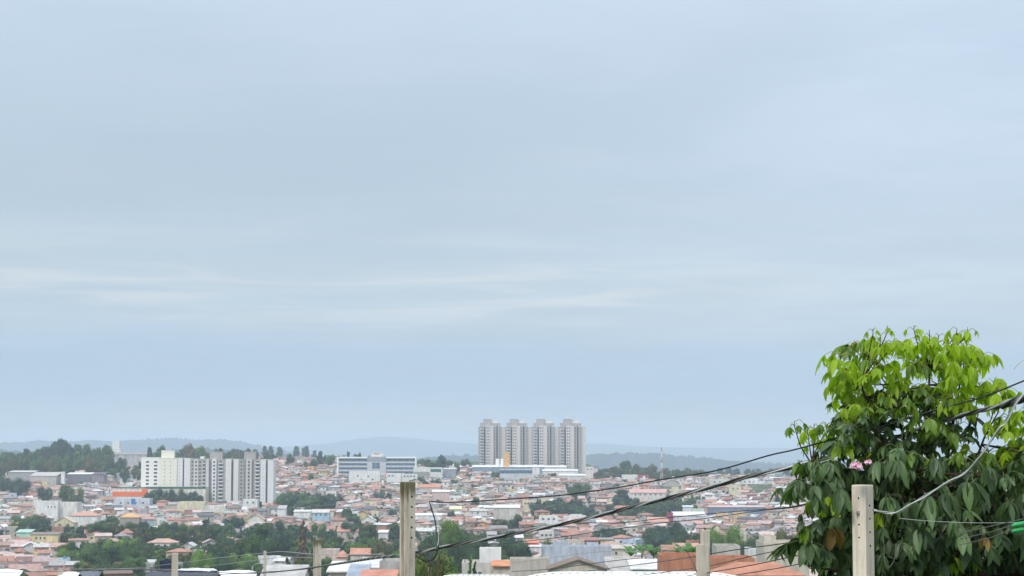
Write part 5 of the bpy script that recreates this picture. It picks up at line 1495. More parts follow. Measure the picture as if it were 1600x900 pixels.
M_post_moss = post_mat('mossy_concrete', 0.28)
M_post = post_mat('pale_concrete', 0)
M_post_pale = post_mat('bleached_concrete', 0, 1.28)
M_hole = plain('dark_hole_lining', (0.03, 0.024, 0.02), .9)  # near-black colour for the cut faces inside the holes

def profile_post(name, label, px, ytop, D, w, section, holes, mat, rz, taper=.012, flat_top=0, group='concrete posts'):
    """section: outline at the top (unit width), extruded down with a slight taper; holes are cut through real faces"""
    c0 = pt(px, ytop, D)
    g = gz(c0.x, D)
    H = c0.z - g + .6
    t = thing(name, label, 'post', (c0.x, D, c0.z), rz, group)
    m = MB(); nlev = 30; rj = random.Random(int(px))
    for k in range(nlev + 1):
        z = -H * k / nlev; s = w * (1 + taper * (-z))
        for (x, y) in section: m.v.append((x * s + rj.uniform(-1, 1) * .0016 * (k > 0), y * s + rj.uniform(-1, 1) * .0016 * (k > 0), z - (0.012 if k == 0 else 0)))
    ns = len(section)
    for k in range(nlev):
        for j in range(ns):
            a, b = k * ns + j, k * ns + (j + 1) % ns
            m.f.append((b, a, a + ns, b + ns)); m.m.append(0); m.c.append(WHITE)
    i = len(m.v)        # chamfered top
    s = w * .95
    for (x, y) in section: m.v.append((x * s, y * s, 0))
    for j in range(ns):
        m.f.append((j, (j + 1) % ns, i + (j + 1) % ns, i + j)); m.m.append(0); m.c.append(WHITE)
    m.f.append(tuple(i + j for j in range(ns))); m.m.append(0); m.c.append(WHITE)
    m.f.append(tuple(nlev * ns + ns - 1 - j for j in range(ns))); m.m.append(0); m.c.append(WHITE)
    body = m.build('shaft', [mat, M_hole], t, colors=False)
    if holes:
        cut = MB()
        for (hx, hy, hz, ax, r, dep) in holes:      # position in units of w (x, y), metres (z); axis 'x' or 'y'
            p = Vector((hx * w, hy * w, hz)); d = Vector((1, 0, 0)) if ax == 'x' else Vector((0, 1, 0))
            cut.tube([p - d * dep, p + d * dep], [r, r], 12, 0)
        co = cut.build('cutter', [M_hole], t, colors=False)
        md = body.modifiers.new('holes', 'BOOLEAN'); md.operation = 'DIFFERENCE'; md.object = co; md.solver = 'EXACT'; md.material_mode = 'TRANSFER'
        for q_ in (body.data, co.data):
            bm_ = bmesh.new(); bm_.from_mesh(q_); bmesh.ops.remove_doubles(bm_, verts=bm_.verts, dist=1e-5); bmesh.ops.recalc_face_normals(bm_, faces=bm_.faces); bm_.to_mesh(q_); bm_.free()
        bpy.context.view_layer.update()
        dg = bpy.context.evaluated_depsgraph_get()
        me = bpy.data.meshes.new_from_object(body.evaluated_get(dg))
        body.modifiers.clear()
        body.data = me
        bpy.data.objects.remove(co)
    return t
# double-T section: flange towards the viewer, recessed web at its side
DT = [(-.5, -.5), (.5, -.5), (.5, -.24), (.07, -.14), (.07, .14), (.5, .24), (.5, .5), (-.5, .5), (-.5, .24), (-.07, .14), (-.07, -.14), (-.5, -.24)]
u = 24 / F
P1 = profile_post('concrete_post', 'tall mossy-topped concrete post with bolt holes, crossed by the twisted cable', 637, 753, 24, .142, DT,
                  [(.14, -.5, z * -u, 'y', .0135, .03) for z in (22.5, 38.5, 54.5, 70, 86)] + [(-.5, -.37, z * -u, 'x', .008, .02) for z in (44, 61, 77)], M_post_moss, math.radians(33), .004)
SQ = [(-.5, -.46), (-.46, -.5), (.46, -.5), (.5, -.46), (.5, .46), (.46, .5), (-.46, .5), (-.5, .46)]
u4 = 18 / F
P4 = profile_post('concrete_post', 'pale square concrete post in front of the leafy tree, with two columns of bolt holes', 1347.5, 757.5, 18, .148, SQ,
                  [(.02, -.5, z * -u4, 'y', .0115, .03) for z in (32, 52, 73, 94)] + [(-.5, -.02, z * -u4, 'x', .009, .03) for z in (20.5, 61, 81)], M_post_pale, math.radians(47) , .012)
# bolt with a square washer on the left face
m = MB(); m.box(-.5 * .148 - .012, -.5 * .148, -.016, .016, -.262 * 1.0 - .016 + .005, -.262 + .016 + .005); m.tube([(-.5 * .148 - .012, 0, -.257), (-.5 * .148 - .035, 0, -.257)], [.009, .009], 8)
m.build('bolt', M_metal, P4, colors=False)
profile_post('concrete_post', 'thin concrete post with a dark mossy top left of the large mossy one', 496, 843, 55, .17, DT, [(.1, -.5, -(z) * 55 / F, 'y', .012, .03) for z in (25, 38)], M_post_moss, math.radians(30), .01)
profile_post('concrete_post', 'short concrete post under the flat red roof at lower left', 273.5, 864, 58, .155, DT, [(.1, -.5, -(z) * 58 / F, 'y', .012, .03) for z in (12, 17, 23)], M_post, math.radians(25), .05)
profile_post('concrete_post', 'far slim concrete post under the tall open-crowned tree', 414, 861, 150, .2, SQ, [], M_post, .3, .004)
P5 = profile_post('concrete_post', 'short weathered concrete post splitting the orange brick wall', 1101.5, 828, 31, .115, SQ, [(.15, -.5, -(z) * 31 / F, 'y', .009, .03) for z in (33,)], M_post, math.radians(20), .09)
m = MB(); m.box(-.12, .02, -.09, .09, -1.6, -.235); m.build('cable_bracket_block', M_post, P5, colors=False)
m = MB(); m.tube([(0.01, 0, 0), (0.0, 0, .02), (-.02, 0, .035)], [.02, .018, .006], 6); m.build('rebar_stub', M_trunk, P5, colors=False)

# ------------------------------------------------------------------ cables
M_grey_sheath = plain('grey_cable_sheath', (0.13, 0.115, 0.11), 0.5, 0.4)
def smooth_path(pts, n):
    P = [Vector(p) for p in pts]; P = [P[0] * 2 - P[1]] + P + [P[-1] * 2 - P[-2]]
    out = []
    for k in range(1, len(P) - 2):
        for i in range(n):
            t = i / n; a, b, c_, d_ = P[k - 1], P[k], P[k + 1], P[k + 2]
            out.append(.5 * ((2 * b) + (c_ - a) * t + (2 * a - 5 * b + 4 * c_ - d_) * t * t + (3 * b - a - 3 * c_ + d_) * t ** 3))
    out.append(P[-2]); return out
def world_path(pts):        # (px, py, D)
    return [pt(*p) for p in pts]
def cable(name, label, pts, r, mat=None, n=6, group=None, twist=0, strands=3, pitch=.9, cat='cable'):
    W = smooth_path(world_path(pts), n)
    if not twist:
        m = MB(); m.tube(W, r, 6); o = m.build(name, mat or M_black, smooth=True, colors=False); tag(o, label, cat, group); return o
    c0 = W[0]
    t = thing(name, label, cat, c0, 0, group)
    # even spacing for the helix
    L_ = [0]
    for a, b in zip(W, W[1:]): L_.append(L_[-1] + (b - a).length)
    ds = pitch / 10; N_ = int(L_[-1] / ds)
    S, j = [], 0
    for i in range(N_ + 1):
        s = i * ds
        while j < len(L_) - 2 and L_[j + 1] < s: j += 1
        q = (s - L_[j]) / max(1e-6, L_[j + 1] - L_[j]); S.append(W[j].lerp(W[j + 1], q))
    for k in range(strands):
        pp = []
        for i, p in enumerate(S):
            d = (S[min(i + 1, N_)] - S[max(i - 1, 0)]).normalized()
            a = d.cross(Vector((0, 0, 1))).normalized(); b = a.cross(d)
            ph = 2 * math.pi * (i * ds / pitch + k / strands)
            pp.append(p + (a * math.cos(ph) + b * math.sin(ph)) * twist - c0)
        m = MB(); m.tube(pp, r, 6); m.build('strand', [M_strand, M_black, M_grey_sheath, M_black][k % 4] if strands > 1 else M_black, t, smooth=True, colors=False)
    return t
# main twisted bundle: from upper right, behind the leafy tree, past the mossy post, down to the left
cable('twisted_power_cable', 'thick twisted black and silver power cable running from the leafy tree past the mossy post',
      [(1700, 590, 16.2), (1640, 610, 16.6), (1600, 623, 17.0), (1572, 632, 17.3), (1500, 650, 18.4), (1440, 669, 19.3), (1400, 683, 20.0), (1300, 713, 20.0), (1240, 729.5, 20.0), (1178, 743, 20.1), (1137, 754, 20.2), (1075, 770.5, 20.6), (992, 791, 21.4), (907, 812.5, 22.2), (800, 835, 23), (735, 847, 23.5), (682, 857, 23.9),
       (648, 864, 24.3), (621, 868.5, 25), (585, 872, 28), (555, 876.5, 33), (520, 882, 42), (490, 886.5, 52), (455, 891, 62), (420, 893.5, 75), (330, 898, 100), (200, 902, 130)], .0115, twist=.0125, strands=3, pitch=.95)
cable('twisted_power_cable', 'dark heavy cable sleeve at the upper right edge beside the leafy tree top', [(1566, 633.5, 17.35), (1580, 629, 17.2), (1600, 622.5, 16.95), (1660, 603, 16.4)], .022, twist=.016, strands=4, pitch=.7)
cable('phone_cable', 'thin black cable above the twisted one, ending above the hanging wire',
      [(1700, 556, 17.9), (1600, 595, 18.2), (1560, 611, 18.3), (1520, 625, 18.4), (1460, 641, 18.5), (1415, 655, 18.6), (1375, 668, 18.7), (1307, 685, 19.0), (1240, 703, 19.5), (1200, 712, 19.8), (1120, 735, 20.6), (1030, 750, 21.4), (970, 761, 22), (910, 769.5, 22.6), (870, 774.5, 22.9), (770, 781.5, 23.6), (700, 785, 24), (671, 783.5, 24.2)], .0085)
cable('drop_wire', 'dark wire hanging from the thin cable down to the twisted cable', [(671, 783.5, 24.2), (675, 797, 24.15), (680, 815, 24.1), (682, 835, 24), (684, 856, 23.85), (681, 868, 23.8), (674, 875, 23.9), (664, 876, 24), (655, 872, 24.1), (648, 866, 24.2)], .0095)
cable('drop_wire', 'thinner pale wire beside the dark hanging one', [(672, 784, 24.1), (679, 800, 24), (685, 822, 23.9), (685, 845, 23.85), (682, 857, 23.8)], .006, M_strand)
c0 = pt(683, 857, 23.78)
m = MB(); m.tube([c0 + Vector((-.02, 0, -.03)), c0 + Vector((0, 0, -.005)), c0 + Vector((.012, 0, .035))], [.012, .02, .012], 8); tag(m.build('cable_clamp', M_dark, colors=False), 'dark clamp joining the hanging wire to the twisted cable', 'clamp')
G3 = 'thin wires crossing the right side'
cable('service_wire', 'black wire crossing the slate blue warehouse, upper of the close pair', [(1300, 776, 30), (1238, 791.5, 31), (1165, 798, 32.5), (1100, 803.5, 34), (1030, 810.5, 36), (967, 817, 38), (890, 817.5, 42), (800, 826, 48), (740, 831, 54)], .0085, group=G3)
cable('service_wire', 'black wire crossing the slate blue warehouse, lower of the close pair', [(1300, 779, 30.2), (1238, 793, 31), (1195, 797, 32), (1142, 804.5, 33), (1090, 811.5, 34.5), (1030, 817.5, 36), (960, 827, 38), (858, 841.5, 42), (760, 852, 50), (700, 858, 56)], .0085, group=G3)
cable('service_wire', 'thin wire from the short weathered post top area across the beige house', [(1300, 834, 28), (1260, 843, 29), (1215, 850.5, 30), (1150, 859, 31), (1090, 869, 32), (1030, 878, 34), (970, 885.5, 37), (921, 892, 40), (840, 899, 46)], .0085, group=G3)
cable('service_wire', 'thin wire crossing the second orange brick building from its upper right', [(1300, 843, 26), (1250, 853, 27.5), (1165, 871, 29.5), (1117, 882.5, 31), (1070, 890, 33), (1000, 899, 36)], .007, group=G3)
cable('service_wire', 'wire across the wide orange roof, upper of the lower right wires', [(1300, 856, 25), (1247, 867.5, 26.5), (1180, 882, 28.5), (1127, 891.5, 30), (1060, 902, 33)], .0078, group=G3)
cable('service_wire', 'lowest wire across the wide orange roof at lower right', [(1290, 872, 24), (1240, 883, 25.5), (1200, 890.5, 27), (1150, 898.5, 28.5)], .007, group=G3)
cable('service_wire', 'faint wire across the large bluish grey house', [(1040, 853, 60), (1000, 861, 62), (940, 862, 66), (880, 869, 72), (800, 880, 82)], .009, M_strand, group=G3)
cable('service_wire', 'dark wire across the beige house roofs in front of the bluish grey house', [(1000, 872, 40), (960, 876, 41), (900, 884, 43), (850, 890, 46), (800, 893, 50)], .008, group=G3)
cable('drop_wire', 'short dark wire slanting from the orange brick wall up to the banana plants', [(1088, 892, 31), (1083, 880, 31.3), (1077, 868, 31.8), (1071, 858, 32)], .0085)
cable('service_wire', 'pale wire curving over the trees left of the thin mossy post', [(600, 866, 60), (500, 866.5, 62), (440, 862, 68), (400, 865.5, 76), (340, 872, 88), (260, 882, 105), (200, 888, 120), (0, 896, 150)], .013, M_strand)
cable('service_wire', 'lower pale wire over the trees, ending at the short post', [(500, 872, 57), (440, 871, 60), (380, 878, 62), (320, 885.5, 61), (280, 889.5, 59), (210, 889, 62), (100, 889, 70), (-30, 889, 80)], .009, M_strand)
cable('service_wire', 'dark sagging wire along the lower left edge', [(490, 888, 54), (450, 892, 56), (400, 896, 58), (330, 894, 60), (268, 891, 60), (180, 890, 66), (60, 893, 72), (-40, 896, 80)], .011)
# the pale cable that sags from the right post up through the tree
cable('service_cable', 'pale grey cable sagging from the pale square post up through the leafy tree', [(1364, 797.5, 17.95), (1378, 799.5, 17.3), (1400, 801.5, 16.7), (1414, 796, 16.4), (1440, 778, 16.0), (1475, 758, 15.6), (1500, 744, 15.3), (1522, 727, 15.0), (1537, 705, 14.8), (1556, 678, 14.6), (1575, 655, 14.4), (1586, 632, 14.3), (1600, 616, 14.2), (1660, 560, 13.8)], .0085, M_strand)
cable('service_cable', 'thinner white strand wound along the pale sagging cable', [(1366, 796, 17.9), (1385, 802.5, 17.1), (1402, 800, 16.6), (1420, 789, 16.25), (1445, 777, 15.9), (1480, 753, 15.5), (1506, 741, 15.2), (1526, 719, 14.9), (1541, 701, 14.7), (1560, 670, 14.5), (1573, 660, 14.4), (1590, 628, 14.25), (1620, 596, 14.05)], .005, M_white)
for k, (a, b, lb) in enumerate([(825, 812, 'upper wire entering the green cable clamp'), (833, 818.5, 'middle wire entering the green cable clamp'), (841, 825, 'lower wire entering the green cable clamp')]):
    cable('clamped_wire', lb, [(1500, a + 8 + k, 15.5), (1545, a - 2 + k, 15.2), (1585, b + 2, 15.0), (1680, b - 18, 14.6)], .0038, M_grey_sheath)
cable('guy_wire', 'hair-thin wire strung level through the leafy tree', [(1405, 810, 15.9), (1450, 814, 15.7), (1520, 817, 15.4), (1600, 816.5, 15), (1680, 816, 14.7)], .0026, M_strand)
cable('guy_wire', 'thin curling wire end against the sky at the right edge', [(1584, 577, 15), (1590, 570, 15), (1597, 564, 15), (1606, 561, 15), (1612, 570, 15)], .003, M_strand)
cable('guy_wire', 'thin drooping wire inside the leafy tree below the post top', [(1380, 822, 16.8), (1381, 850, 16.8), (1383, 880, 16.8), (1390, 886, 16.8), (1398, 872, 16.8), (1400, 850, 16.8)], .0035, M_grey_sheath)
Mg = plain('green_plastic', (0.03, 0.36, 0.10), .4)
c0 = pt(1591, 823, 14.95)
t = thing('cable_clamp', 'bright green plastic cable clamp at the right edge', 'clamp', c0)
for dz in (.012, -.032):
    m = MB(); m.tube([(-.05, 0, dz - .008), (-.03, 0, dz), (.05, 0, dz + .014), (.08, 0, dz + .02)], [.008, .017, .019, .01], 8); m.build('clamp_body', Mg, t, colors=False)

# ------------------------------------------------------------------ the leafy tree in front, right
TD = 19.0
rl = random.Random(314)
nl = np.random.RandomState(314)
base = Vector((pt(1465, 900, TD).x, TD, gz(pt(1465, 900, TD).x, TD)))
bigtree = thing('leafy_tree', 'big leafy tree with lime young shoots on top, behind the pale square post', 'tree', base)

def leaflet_arrays(curl, fold, serr, wid):
    """unit length along +Y, surface normal +Z, tip bending down"""
    n = 7; rows = []
    for i in range(n + 1):
        t = i / n
        hw = wid * (math.sin(math.pi * min(1, t ** 0.85)) ** .8) * (1.0 if t < .9 else .75) * (1 + serr * (-1) ** i)
        if i == 0: hw = .012
        if i == n: hw = .004
        y = math.sin(t * curl) / curl if curl > .01 else t
        z = -(1 - math.cos(t * curl)) / curl if curl > .01 else 0
        rows.append([(-hw, y, z + fold * hw), (0, y, z), (hw, y, z + fold * hw)])
    V = np.array(rows).reshape(-1, 3)
    Q, UV = [], []
    for i in range(n):
        for j in range(2):
            Q.append((i * 3 + j, i * 3 + j + 1, (i + 1) * 3 + j + 1, (i + 1) * 3 + j))
            for (a, b) in ((j, i), (j + 1, i), (j + 1, i + 1), (j, i + 1)): UV.append((a / 2, b / n))
    return V, np.array(Q), np.array(UV)
LV = [leaflet_arrays(.5, .55, .05, .165), leaflet_arrays(.9, .45, .06, .185), leaflet_arrays(1.3, .6, .04, .165), leaflet_arrays(.25, .4, .05, .175)]
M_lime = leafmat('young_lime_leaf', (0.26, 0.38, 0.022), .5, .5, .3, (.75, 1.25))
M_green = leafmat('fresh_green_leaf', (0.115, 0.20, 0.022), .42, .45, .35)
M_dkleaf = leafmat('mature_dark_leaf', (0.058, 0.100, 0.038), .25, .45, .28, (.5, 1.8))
M_yell = leafmat('yellowing_leaf', (0.20, 0.13, 0.03), .3, .5, .3)
LM = {'lime': M_lime, 'green': M_green, 'dark': M_dkleaf, 'yellow': M_yell}
ldata = {}
for k, m_ in LM.items():
    for i, (V, Q, UV) in enumerate(LV):
        ldata[(k, i)] = np_mesh('leaf', V, Q, m_, uvs=UV, smooth=True)

leaves = []     # (matrix, colour key, variant)
stems = MB(); petioles = MB(); petioles_y = MB()
def add_leaflet(p, d, up, L_, key):
    d = d.normalized(); x = d.cross(up)
    if x.length < 1e-3: x = Vector((1, 0, 0))
    x.normalize(); z = x.cross(d).normalized()
    tw = rl.uniform(-.5, .5); x2 = x * math.cos(tw) + z * math.sin(tw); z2 = x2.cross(d)
    v = rl.randrange(4)
    sx_ = L_ * rl.uniform(.85, 1.2)
    M = Matrix(((x2.x * sx_, d.x * L_, z2.x * L_, p.x), (x2.y * sx_, d.y * L_, z2.y * L_, p.y), (x2.z * sx_, d.z * L_, z2.z * L_, p.z), (0, 0, 0, 1)))
    leaves.append((M, key, v))
def compound(node, out_dir, plen, L_, key, n=5, droop=.9, pm=None):
    """palmate leaf: petiole, then leaflets fanned out and hanging"""
    o = out_dir.normalized()
    mid = node + o * plen * .55 + Vector((0, 0, .02)); end = node + o * plen + Vector((0, 0, -.012 - .1 * plen))
    (pm or petioles).tube([node, mid, end], [.0042, .0032, .0028], 4, caps=False)
    side = o.cross(Vector((0, 0, 1)))
    if side.length < .1: side = Vector((1, 0, 0))
    side.normalize()
    for k in range(n):
        a = (k - (n - 1) / 2) / ((n - 1) / 2 or 1)
        ang = a * 1.35
        d = o * math.cos(ang) + side * math.sin(ang)
        d = Vector((d.x, d.y, 0)) * (1.0 - droop * .55) + Vector((0, 0, -droop * rl.uniform(.55, 1.15)))
        s = L_ * (1 - .32 * abs(a)) * rl.uniform(.82, 1.12)
        add_leaflet(end, d, Vector((0, 0, 1)) + o * .9, s, key)
def whorl(px, py, D, key, n, plen, L_, droop=.9, up=.35, nleaf=5):
    c = pt(px, py, D)
    a0 = rl.uniform(0, 6.28)
    for k in range(n):
        a = a0 + k * 6.283 / n + rl.uniform(-.35, .35)
        d = Vector((math.cos(a), math.sin(a), up + rl.uniform(-.35, .25)))
        compound(c + Vector((0, 0, -rl.uniform(0, .10))), d, plen * rl.uniform(.7, 1.25), L_ * rl.uniform(.8, 1.15), key, nleaf, droop * rl.uniform(.8, 1.1), petioles_y if key in ('lime', 'green') else petioles)
    return c

tips = []
# young lime shoots: (px, py, size)
LIME = [(1313, 552, 1.0), (1322, 578, 1.0), (1334, 536, 1.0), (1312, 590, .9), (1342, 560, 1.0), (1356, 524, .45), (1364, 512, .35), (1386, 510, .35), (1376, 528, .9), (1396, 530, .9), (1358, 552, .8), (1402, 548, .8), (1428, 507, .4),
        (1440, 531, .9), (1450, 548, 1.0), (1452, 514, .5), (1466, 521, .75), (1464, 560, .9), (1495, 512, .6), (1512, 514, .5), (1486, 536, 1.0), (1506, 534, 1.0), (1520, 546, 1.0), (1532, 556, .9), (1500, 562, 1.0), (1490, 585, .9), (1516, 590, .6), (1442, 566, .8),
        (1466, 590, .9), (1472, 606, .9), (1340, 585, .7), (1365, 573, .7), (1440, 606, .8), (1488, 612, .9), (1500, 625, .9), (1530, 597, 1.0), (1552, 596, .9), (1568, 604, .9), (1540, 612, .7), (1556, 612, .7), (1420, 575, .6),
        (1241, 656, .5), (1262, 668, .6), (1272, 660, .5), (1290, 658, .5), (1304, 661, .45), (1286, 672, .6), (1320, 676, .8), (1316, 690, .7), (1268, 680, .5), (1352, 710, .5), (1418, 622, .7), (1390, 605, .5),
        (1562, 650, .8), (1576, 640, .7), (1586, 655, .7), (1567, 668, .6), (1592, 690, .9), (1590, 705, .9), (1578, 700, .7), (1604, 640, .8), (1606, 670, .9), (1450, 690, .5), (1465, 775, .45), (1350, 655, .6), (1505, 690, .5), (1328, 602, .9), (1344, 612, .9), (1322, 622, .8), (1362, 600, .8), (1338, 630, .8), (1400, 590, .8), (1425, 598, .8), (1382, 570, .8), (1352, 640, .6), (1380, 620, .6)]
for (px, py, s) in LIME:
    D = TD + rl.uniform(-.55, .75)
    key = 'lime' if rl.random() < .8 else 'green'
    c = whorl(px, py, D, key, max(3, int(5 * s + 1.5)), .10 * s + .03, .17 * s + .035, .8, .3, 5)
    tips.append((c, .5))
# mature foliage fills the body of the crown
def body_top(x):
    return np.interp(x, [1225, 1255, 1270, 1300, 1318, 1340, 1400, 1470, 1500, 1520, 1540, 1562, 1600, 1700], [760, 745, 718, 705, 640, 615, 602, 610, 640, 665, 705, 705, 700, 680])
pts_ = []
tries = 0
while len(pts_) < 265 and tries < 20000:
    tries += 1
    x = rl.uniform(1232, 1680); y = rl.uniform(585, 935)
    if y < body_top(x) + 4: continue
    if x < 1266 and not (735 < y < 765): continue
    if x < 1280 and (775 < y < 840 or y > 880) and rl.random() < .7: continue
    if 1262 < x < 1305 and y > 868 and rl.random() < .75: continue
    if 1500 < x < 1562 and y < 700 and rl.random() < .75: continue
    if y < 700 and rl.random() < .35: continue
    mind = 12.5 if y < 700 else 14
    z = rl.uniform(-1, 1)
    if any((x - a) ** 2 + (y - b) ** 2 < mind ** 2 and abs(z - q) < .8 for (a, b, q) in pts_): continue
    pts_.append((x, y, z))
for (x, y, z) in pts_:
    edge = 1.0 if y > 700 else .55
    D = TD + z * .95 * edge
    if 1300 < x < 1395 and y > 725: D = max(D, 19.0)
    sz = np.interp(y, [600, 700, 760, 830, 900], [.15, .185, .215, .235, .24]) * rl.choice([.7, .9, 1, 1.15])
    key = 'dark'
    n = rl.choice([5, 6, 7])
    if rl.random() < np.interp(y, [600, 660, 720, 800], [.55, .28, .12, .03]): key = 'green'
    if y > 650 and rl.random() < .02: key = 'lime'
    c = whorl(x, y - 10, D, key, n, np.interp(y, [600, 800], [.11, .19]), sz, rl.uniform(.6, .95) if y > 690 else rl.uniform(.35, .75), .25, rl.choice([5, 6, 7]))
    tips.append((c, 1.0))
# foremost hanging leaves, placed where the picture shows them large
for (x, y, s, key, D) in [(1425, 800, .30, 'dark', 17.9), (1452, 792, .30, 'dark', 17.8), (1480, 788, .28, 'dark', 17.8), (1400, 735, .25, 'dark', 18.0), (1455, 730, .26, 'dark', 17.9), (1515, 768, .33, 'dark', 17.6), (1540, 745, .26, 'dark', 17.7), (1310, 780, .30, 'dark', 18.0),
                          (1365, 745, .26, 'dark', 18.3), (1490, 830, .28, 'dark', 17.7), (1435, 842, .28, 'dark', 17.9), (1276, 745, .21, 'dark', 18.2), (1256, 838, .19, 'green', 18.4), (1302, 842, .25, 'yellow', 18.5), (1500, 850, .20, 'dark', 17.6), (1538, 856, .13, 'yellow', 17.8), (1276, 790, .22, 'dark', 18.3),
                          (1250, 740, .15, 'green', 18.6), (1385, 792, .24, 'dark', 18.2), (1280, 735, .2, 'dark', 18.3), (1570, 800, .28, 'dark', 17.8), (1590, 850, .26, 'dark', 17.9), (1268, 880, .22, 'dark', 18.4)]:
    c = pt(x, y - 18, D)
    for k in range(2 if not 1318 < x < 1378 else 0):
        compound(c, Vector((rl.uniform(-1, 1), -1, rl.uniform(-.1, .3))), .05, s, key, 5, .95)
    tips.append((c, .8))

# limbs: a few stems from the trunk, then a twig from the nearest stem to every leaf cluster
fork = Vector((base.x + .02, TD, pt(1465, 935, TD).z))
m = MB(); m.tube([base + Vector((0, 0, -.4)), base.lerp(fork, .5) + Vector((.06, 0, 0)), fork], [.13, .105, .085], 12)
nodes = []
for (x, y, D, xm) in [(1345, 560, 18.9, 1390), (1300, 700, 18.8, 1360), (1400, 580, 19.3, 1425), (1452, 540, 19.0, 1450), (1500, 560, 19.2, 1475), (1540, 640, 19.0, 1500), (1590, 690, 19.2, 1530), (1270, 690, 19.2, 1330), (1650, 720, 19.0, 1560), (1425, 700, 18.4, 1440), (1280, 850, 18.8, 1370), (1390, 640, 19.7, 1430), (1480, 720, 19.8, 1470), (1600, 860, 18.7, 1540)]:
    e = pt(x, y + 38, D); q = pt(xm, (y + 900) / 2 + 20, (D + TD) / 2)
    P = smooth_path([fork, pt((xm + 1465) / 2, 880, TD), q, e], 7)
    m.tube([p for p in P], [max(.006, .048 * (1 - i / len(P)) ** .9 + .006) for i in range(len(P))], 7, caps=False)
    nodes += P[3:]
for (c, s) in tips:
    cand = [p for p in nodes if p.z < c.z + .05]
    n_ = min(cand or nodes, key=lambda p: (p - c).length)
    mid = n_.lerp(c, .55) + Vector((rl.uniform(-.03, .03), rl.uniform(-.03, .03), -.05))
    m.tube([n_, mid, c + Vector((0, 0, -.06)), c + Vector((0, 0, -.01))], [.009, .0065, .0045, .003], 5, caps=False)
m.v = [tuple(Vector(v) - base) for v in m.v]
m.build('trunk', M_trunk_red, bigtree, smooth=True, colors=False)
M_pet = plain('green_petiole', (0.10, 0.14, 0.035), .5); M_pety = plain('yellow_green_petiole', (0.30, 0.30, 0.06), .5)
for (q, mt) in ((petioles, M_pet), (petioles_y, M_pety)):
    q.v = [tuple(Vector(v) - base) for v in q.v]
    tag(q.build('leaf_stalks', mt, bigtree, colors=False), kind='stuff')

# the 300 leaflets that show largest are parts, the others one mass
gm = np.zeros((900, 1700), bool); score = []
order = sorted(range(len(leaves)), key=lambda i: leaves[i][0][1][3])
for i in order:
    M = leaves[i][0]
    a = M @ Vector((0, .08, 0)); b = M @ Vector((0, .85, -.25)); w_ = (M.to_3x3() @ Vector((.15, 0, 0)))
    p = [to_px(*v) for v in (a, b, a + w_, a - w_, b + w_, b - w_)]
    x0, x1 = min(v[0] for v in p), max(v[0] for v in p); y0, y1 = min(v[1] for v in p), max(v[1] for v in p)
    X0_, X1_, Y0_, Y1_ = int(max(0, x0)), int(min(1600, x1)), int(max(0, y0)), int(min(900, y1))
    if X1_ <= X0_ or Y1_ <= Y0_: score.append((0, i)); continue
    sub = gm[Y0_:Y1_, X0_:X1_]; score.append((int((~sub).sum()), i)); gm[Y0_ + (Y1_ - Y0_) // 5:Y1_ - (Y1_ - Y0_) // 5 + 1, X0_ + (X1_ - X0_) // 5:X1_ - (X1_ - X0_) // 5 + 1] = True
score.sort(reverse=True)
topn = set(i for (s, i) in score[:298])
TB = Matrix.Translation(-base)
restV = {k: [] for k in LM}; restQ = {k: [] for k in LM}; restU = {k: [] for k in LM}; cnt = {k: 0 for k in LM}
allV, allQ, allU, allM, n0_ = [], [], [], [], 0
mk = list(LM)
for i, (M, key, v) in enumerate(leaves):
    L_ = TB @ M
    if i in topn:
        o = link('leaf', ldata[(key, v)], bigtree); o.matrix_basis = L_
    else:
        V, Q, UV = LV[v]; A = np.array(L_)
        allV.append(V @ A[:3, :3].T + A[:3, 3]); allQ.append(Q + n0_); allU.append(UV); allM += [mk.index(key)] * len(Q); n0_ += len(V)
o = link('foliage', np_mesh('foliage', np.concatenate(allV), np.concatenate(allQ), [LM[k] for k in mk], allM, uvs=np.concatenate(allU), smooth=True), bigtree)
tag(o, kind='stuff')
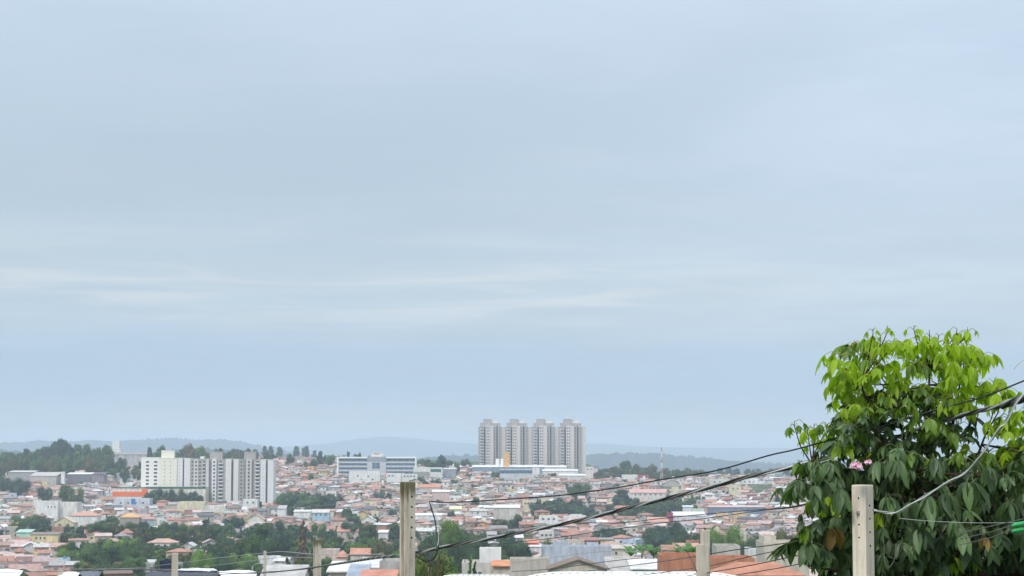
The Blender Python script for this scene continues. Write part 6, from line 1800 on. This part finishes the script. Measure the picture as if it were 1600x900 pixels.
# pink blossom cluster
M_pink = plain('pink_petal', (0.74, 0.42, 0.52), .6, var=.12, scale=30)
fb = MB()
for k in range(7): 
    a = k * .9; fb.face([(0, 0, 0), (math.cos(a) * .022, math.sin(a) * .022, .012), (math.cos(a + .45) * .034, math.sin(a + .45) * .034, .02), (math.cos(a + .9) * .022, math.sin(a + .9) * .022, .012)])
fb.tube([(0, 0, -.04), (0, 0, 0)], [.004, .012], 6)
fd = fb.data('blossom', [M_pink], colors=False)
for k in range(16):
    px = rl.gauss(1338, 4.0) if k < 12 else rl.uniform(1350, 1359); py = 727 + (px - 1338) * .25 + rl.uniform(-3, 4) if k < 12 else rl.uniform(721, 725)
    p = pt(px, py, 17.75 + rl.uniform(-.04, .04)) - base
    o = link('blossom', fd, bigtree); o.location = p; o.rotation_euler = (rl.uniform(.6, 1.6), rl.uniform(-.5, .5), rl.uniform(-.6, .6)); s = rl.uniform(.7, 1.0); o.scale = (s, s, s)
m = MB(); m.tube([pt(1342, 738, 17.8) - base, pt(1340, 730, 17.78) - base, pt(1338, 726, 17.78) - base], [.006, .005, .004], 5); m.build('blossom_stalk', M_pet, bigtree, colors=False)

# parts of one building that were measured separately become its children
def absorb(child_label, parent_label, name):
    c_ = next(o for o in col.objects if o.get('label') == child_label); p_ = next(o for o in col.objects if o.get('label') == parent_label)
    off = c_.location - p_.location
    for ch in list(c_.children):
        ch.parent = p_; ch.location = ch.location + off
        if ch.name.split('.')[0] == 'wall': ch.name = name
    bpy.data.objects.remove(c_)
GH = 'large bluish grey rendered house with stepped flat roofs, right of the tall tree'
absorb('square bluish grey stair tower on the large grey house', GH, 'stair_tower')
absorb('right-hand bluish grey tower on the large grey house', GH, 'stair_tower')
absorb('beige upper block standing on the large beige house', 'large beige rendered house wall beside the big leafy tree', 'upper_block')
absorb('white cubic rooftop building on the low beige house', 'low beige plastered house below the white cubic rooftop building', 'rooftop_cube')

# ------------------------------------------------------------------ the air
hm = bpy.data.materials.new('haze_air'); hm.use_nodes = True
n = Nodes(hm.node_tree)
o_ = n.n('ShaderNodeOutputMaterial'); v_ = n.n('ShaderNodeVolumePrincipled')
v_.inputs['Color'].default_value = (0.80, 0.89, 1.0, 1); v_.inputs['Density'].default_value = 1.4e-4; v_.inputs['Anisotropy'].default_value = 0.25
n.t.links.new(v_.outputs[0], o_.inputs['Volume'])
m = MB(); m.box(-16000, 16000, -700, 23000, -130, 112)
hz = m.build('haze', hm, colors=False); tag(hz, kind='stuff')
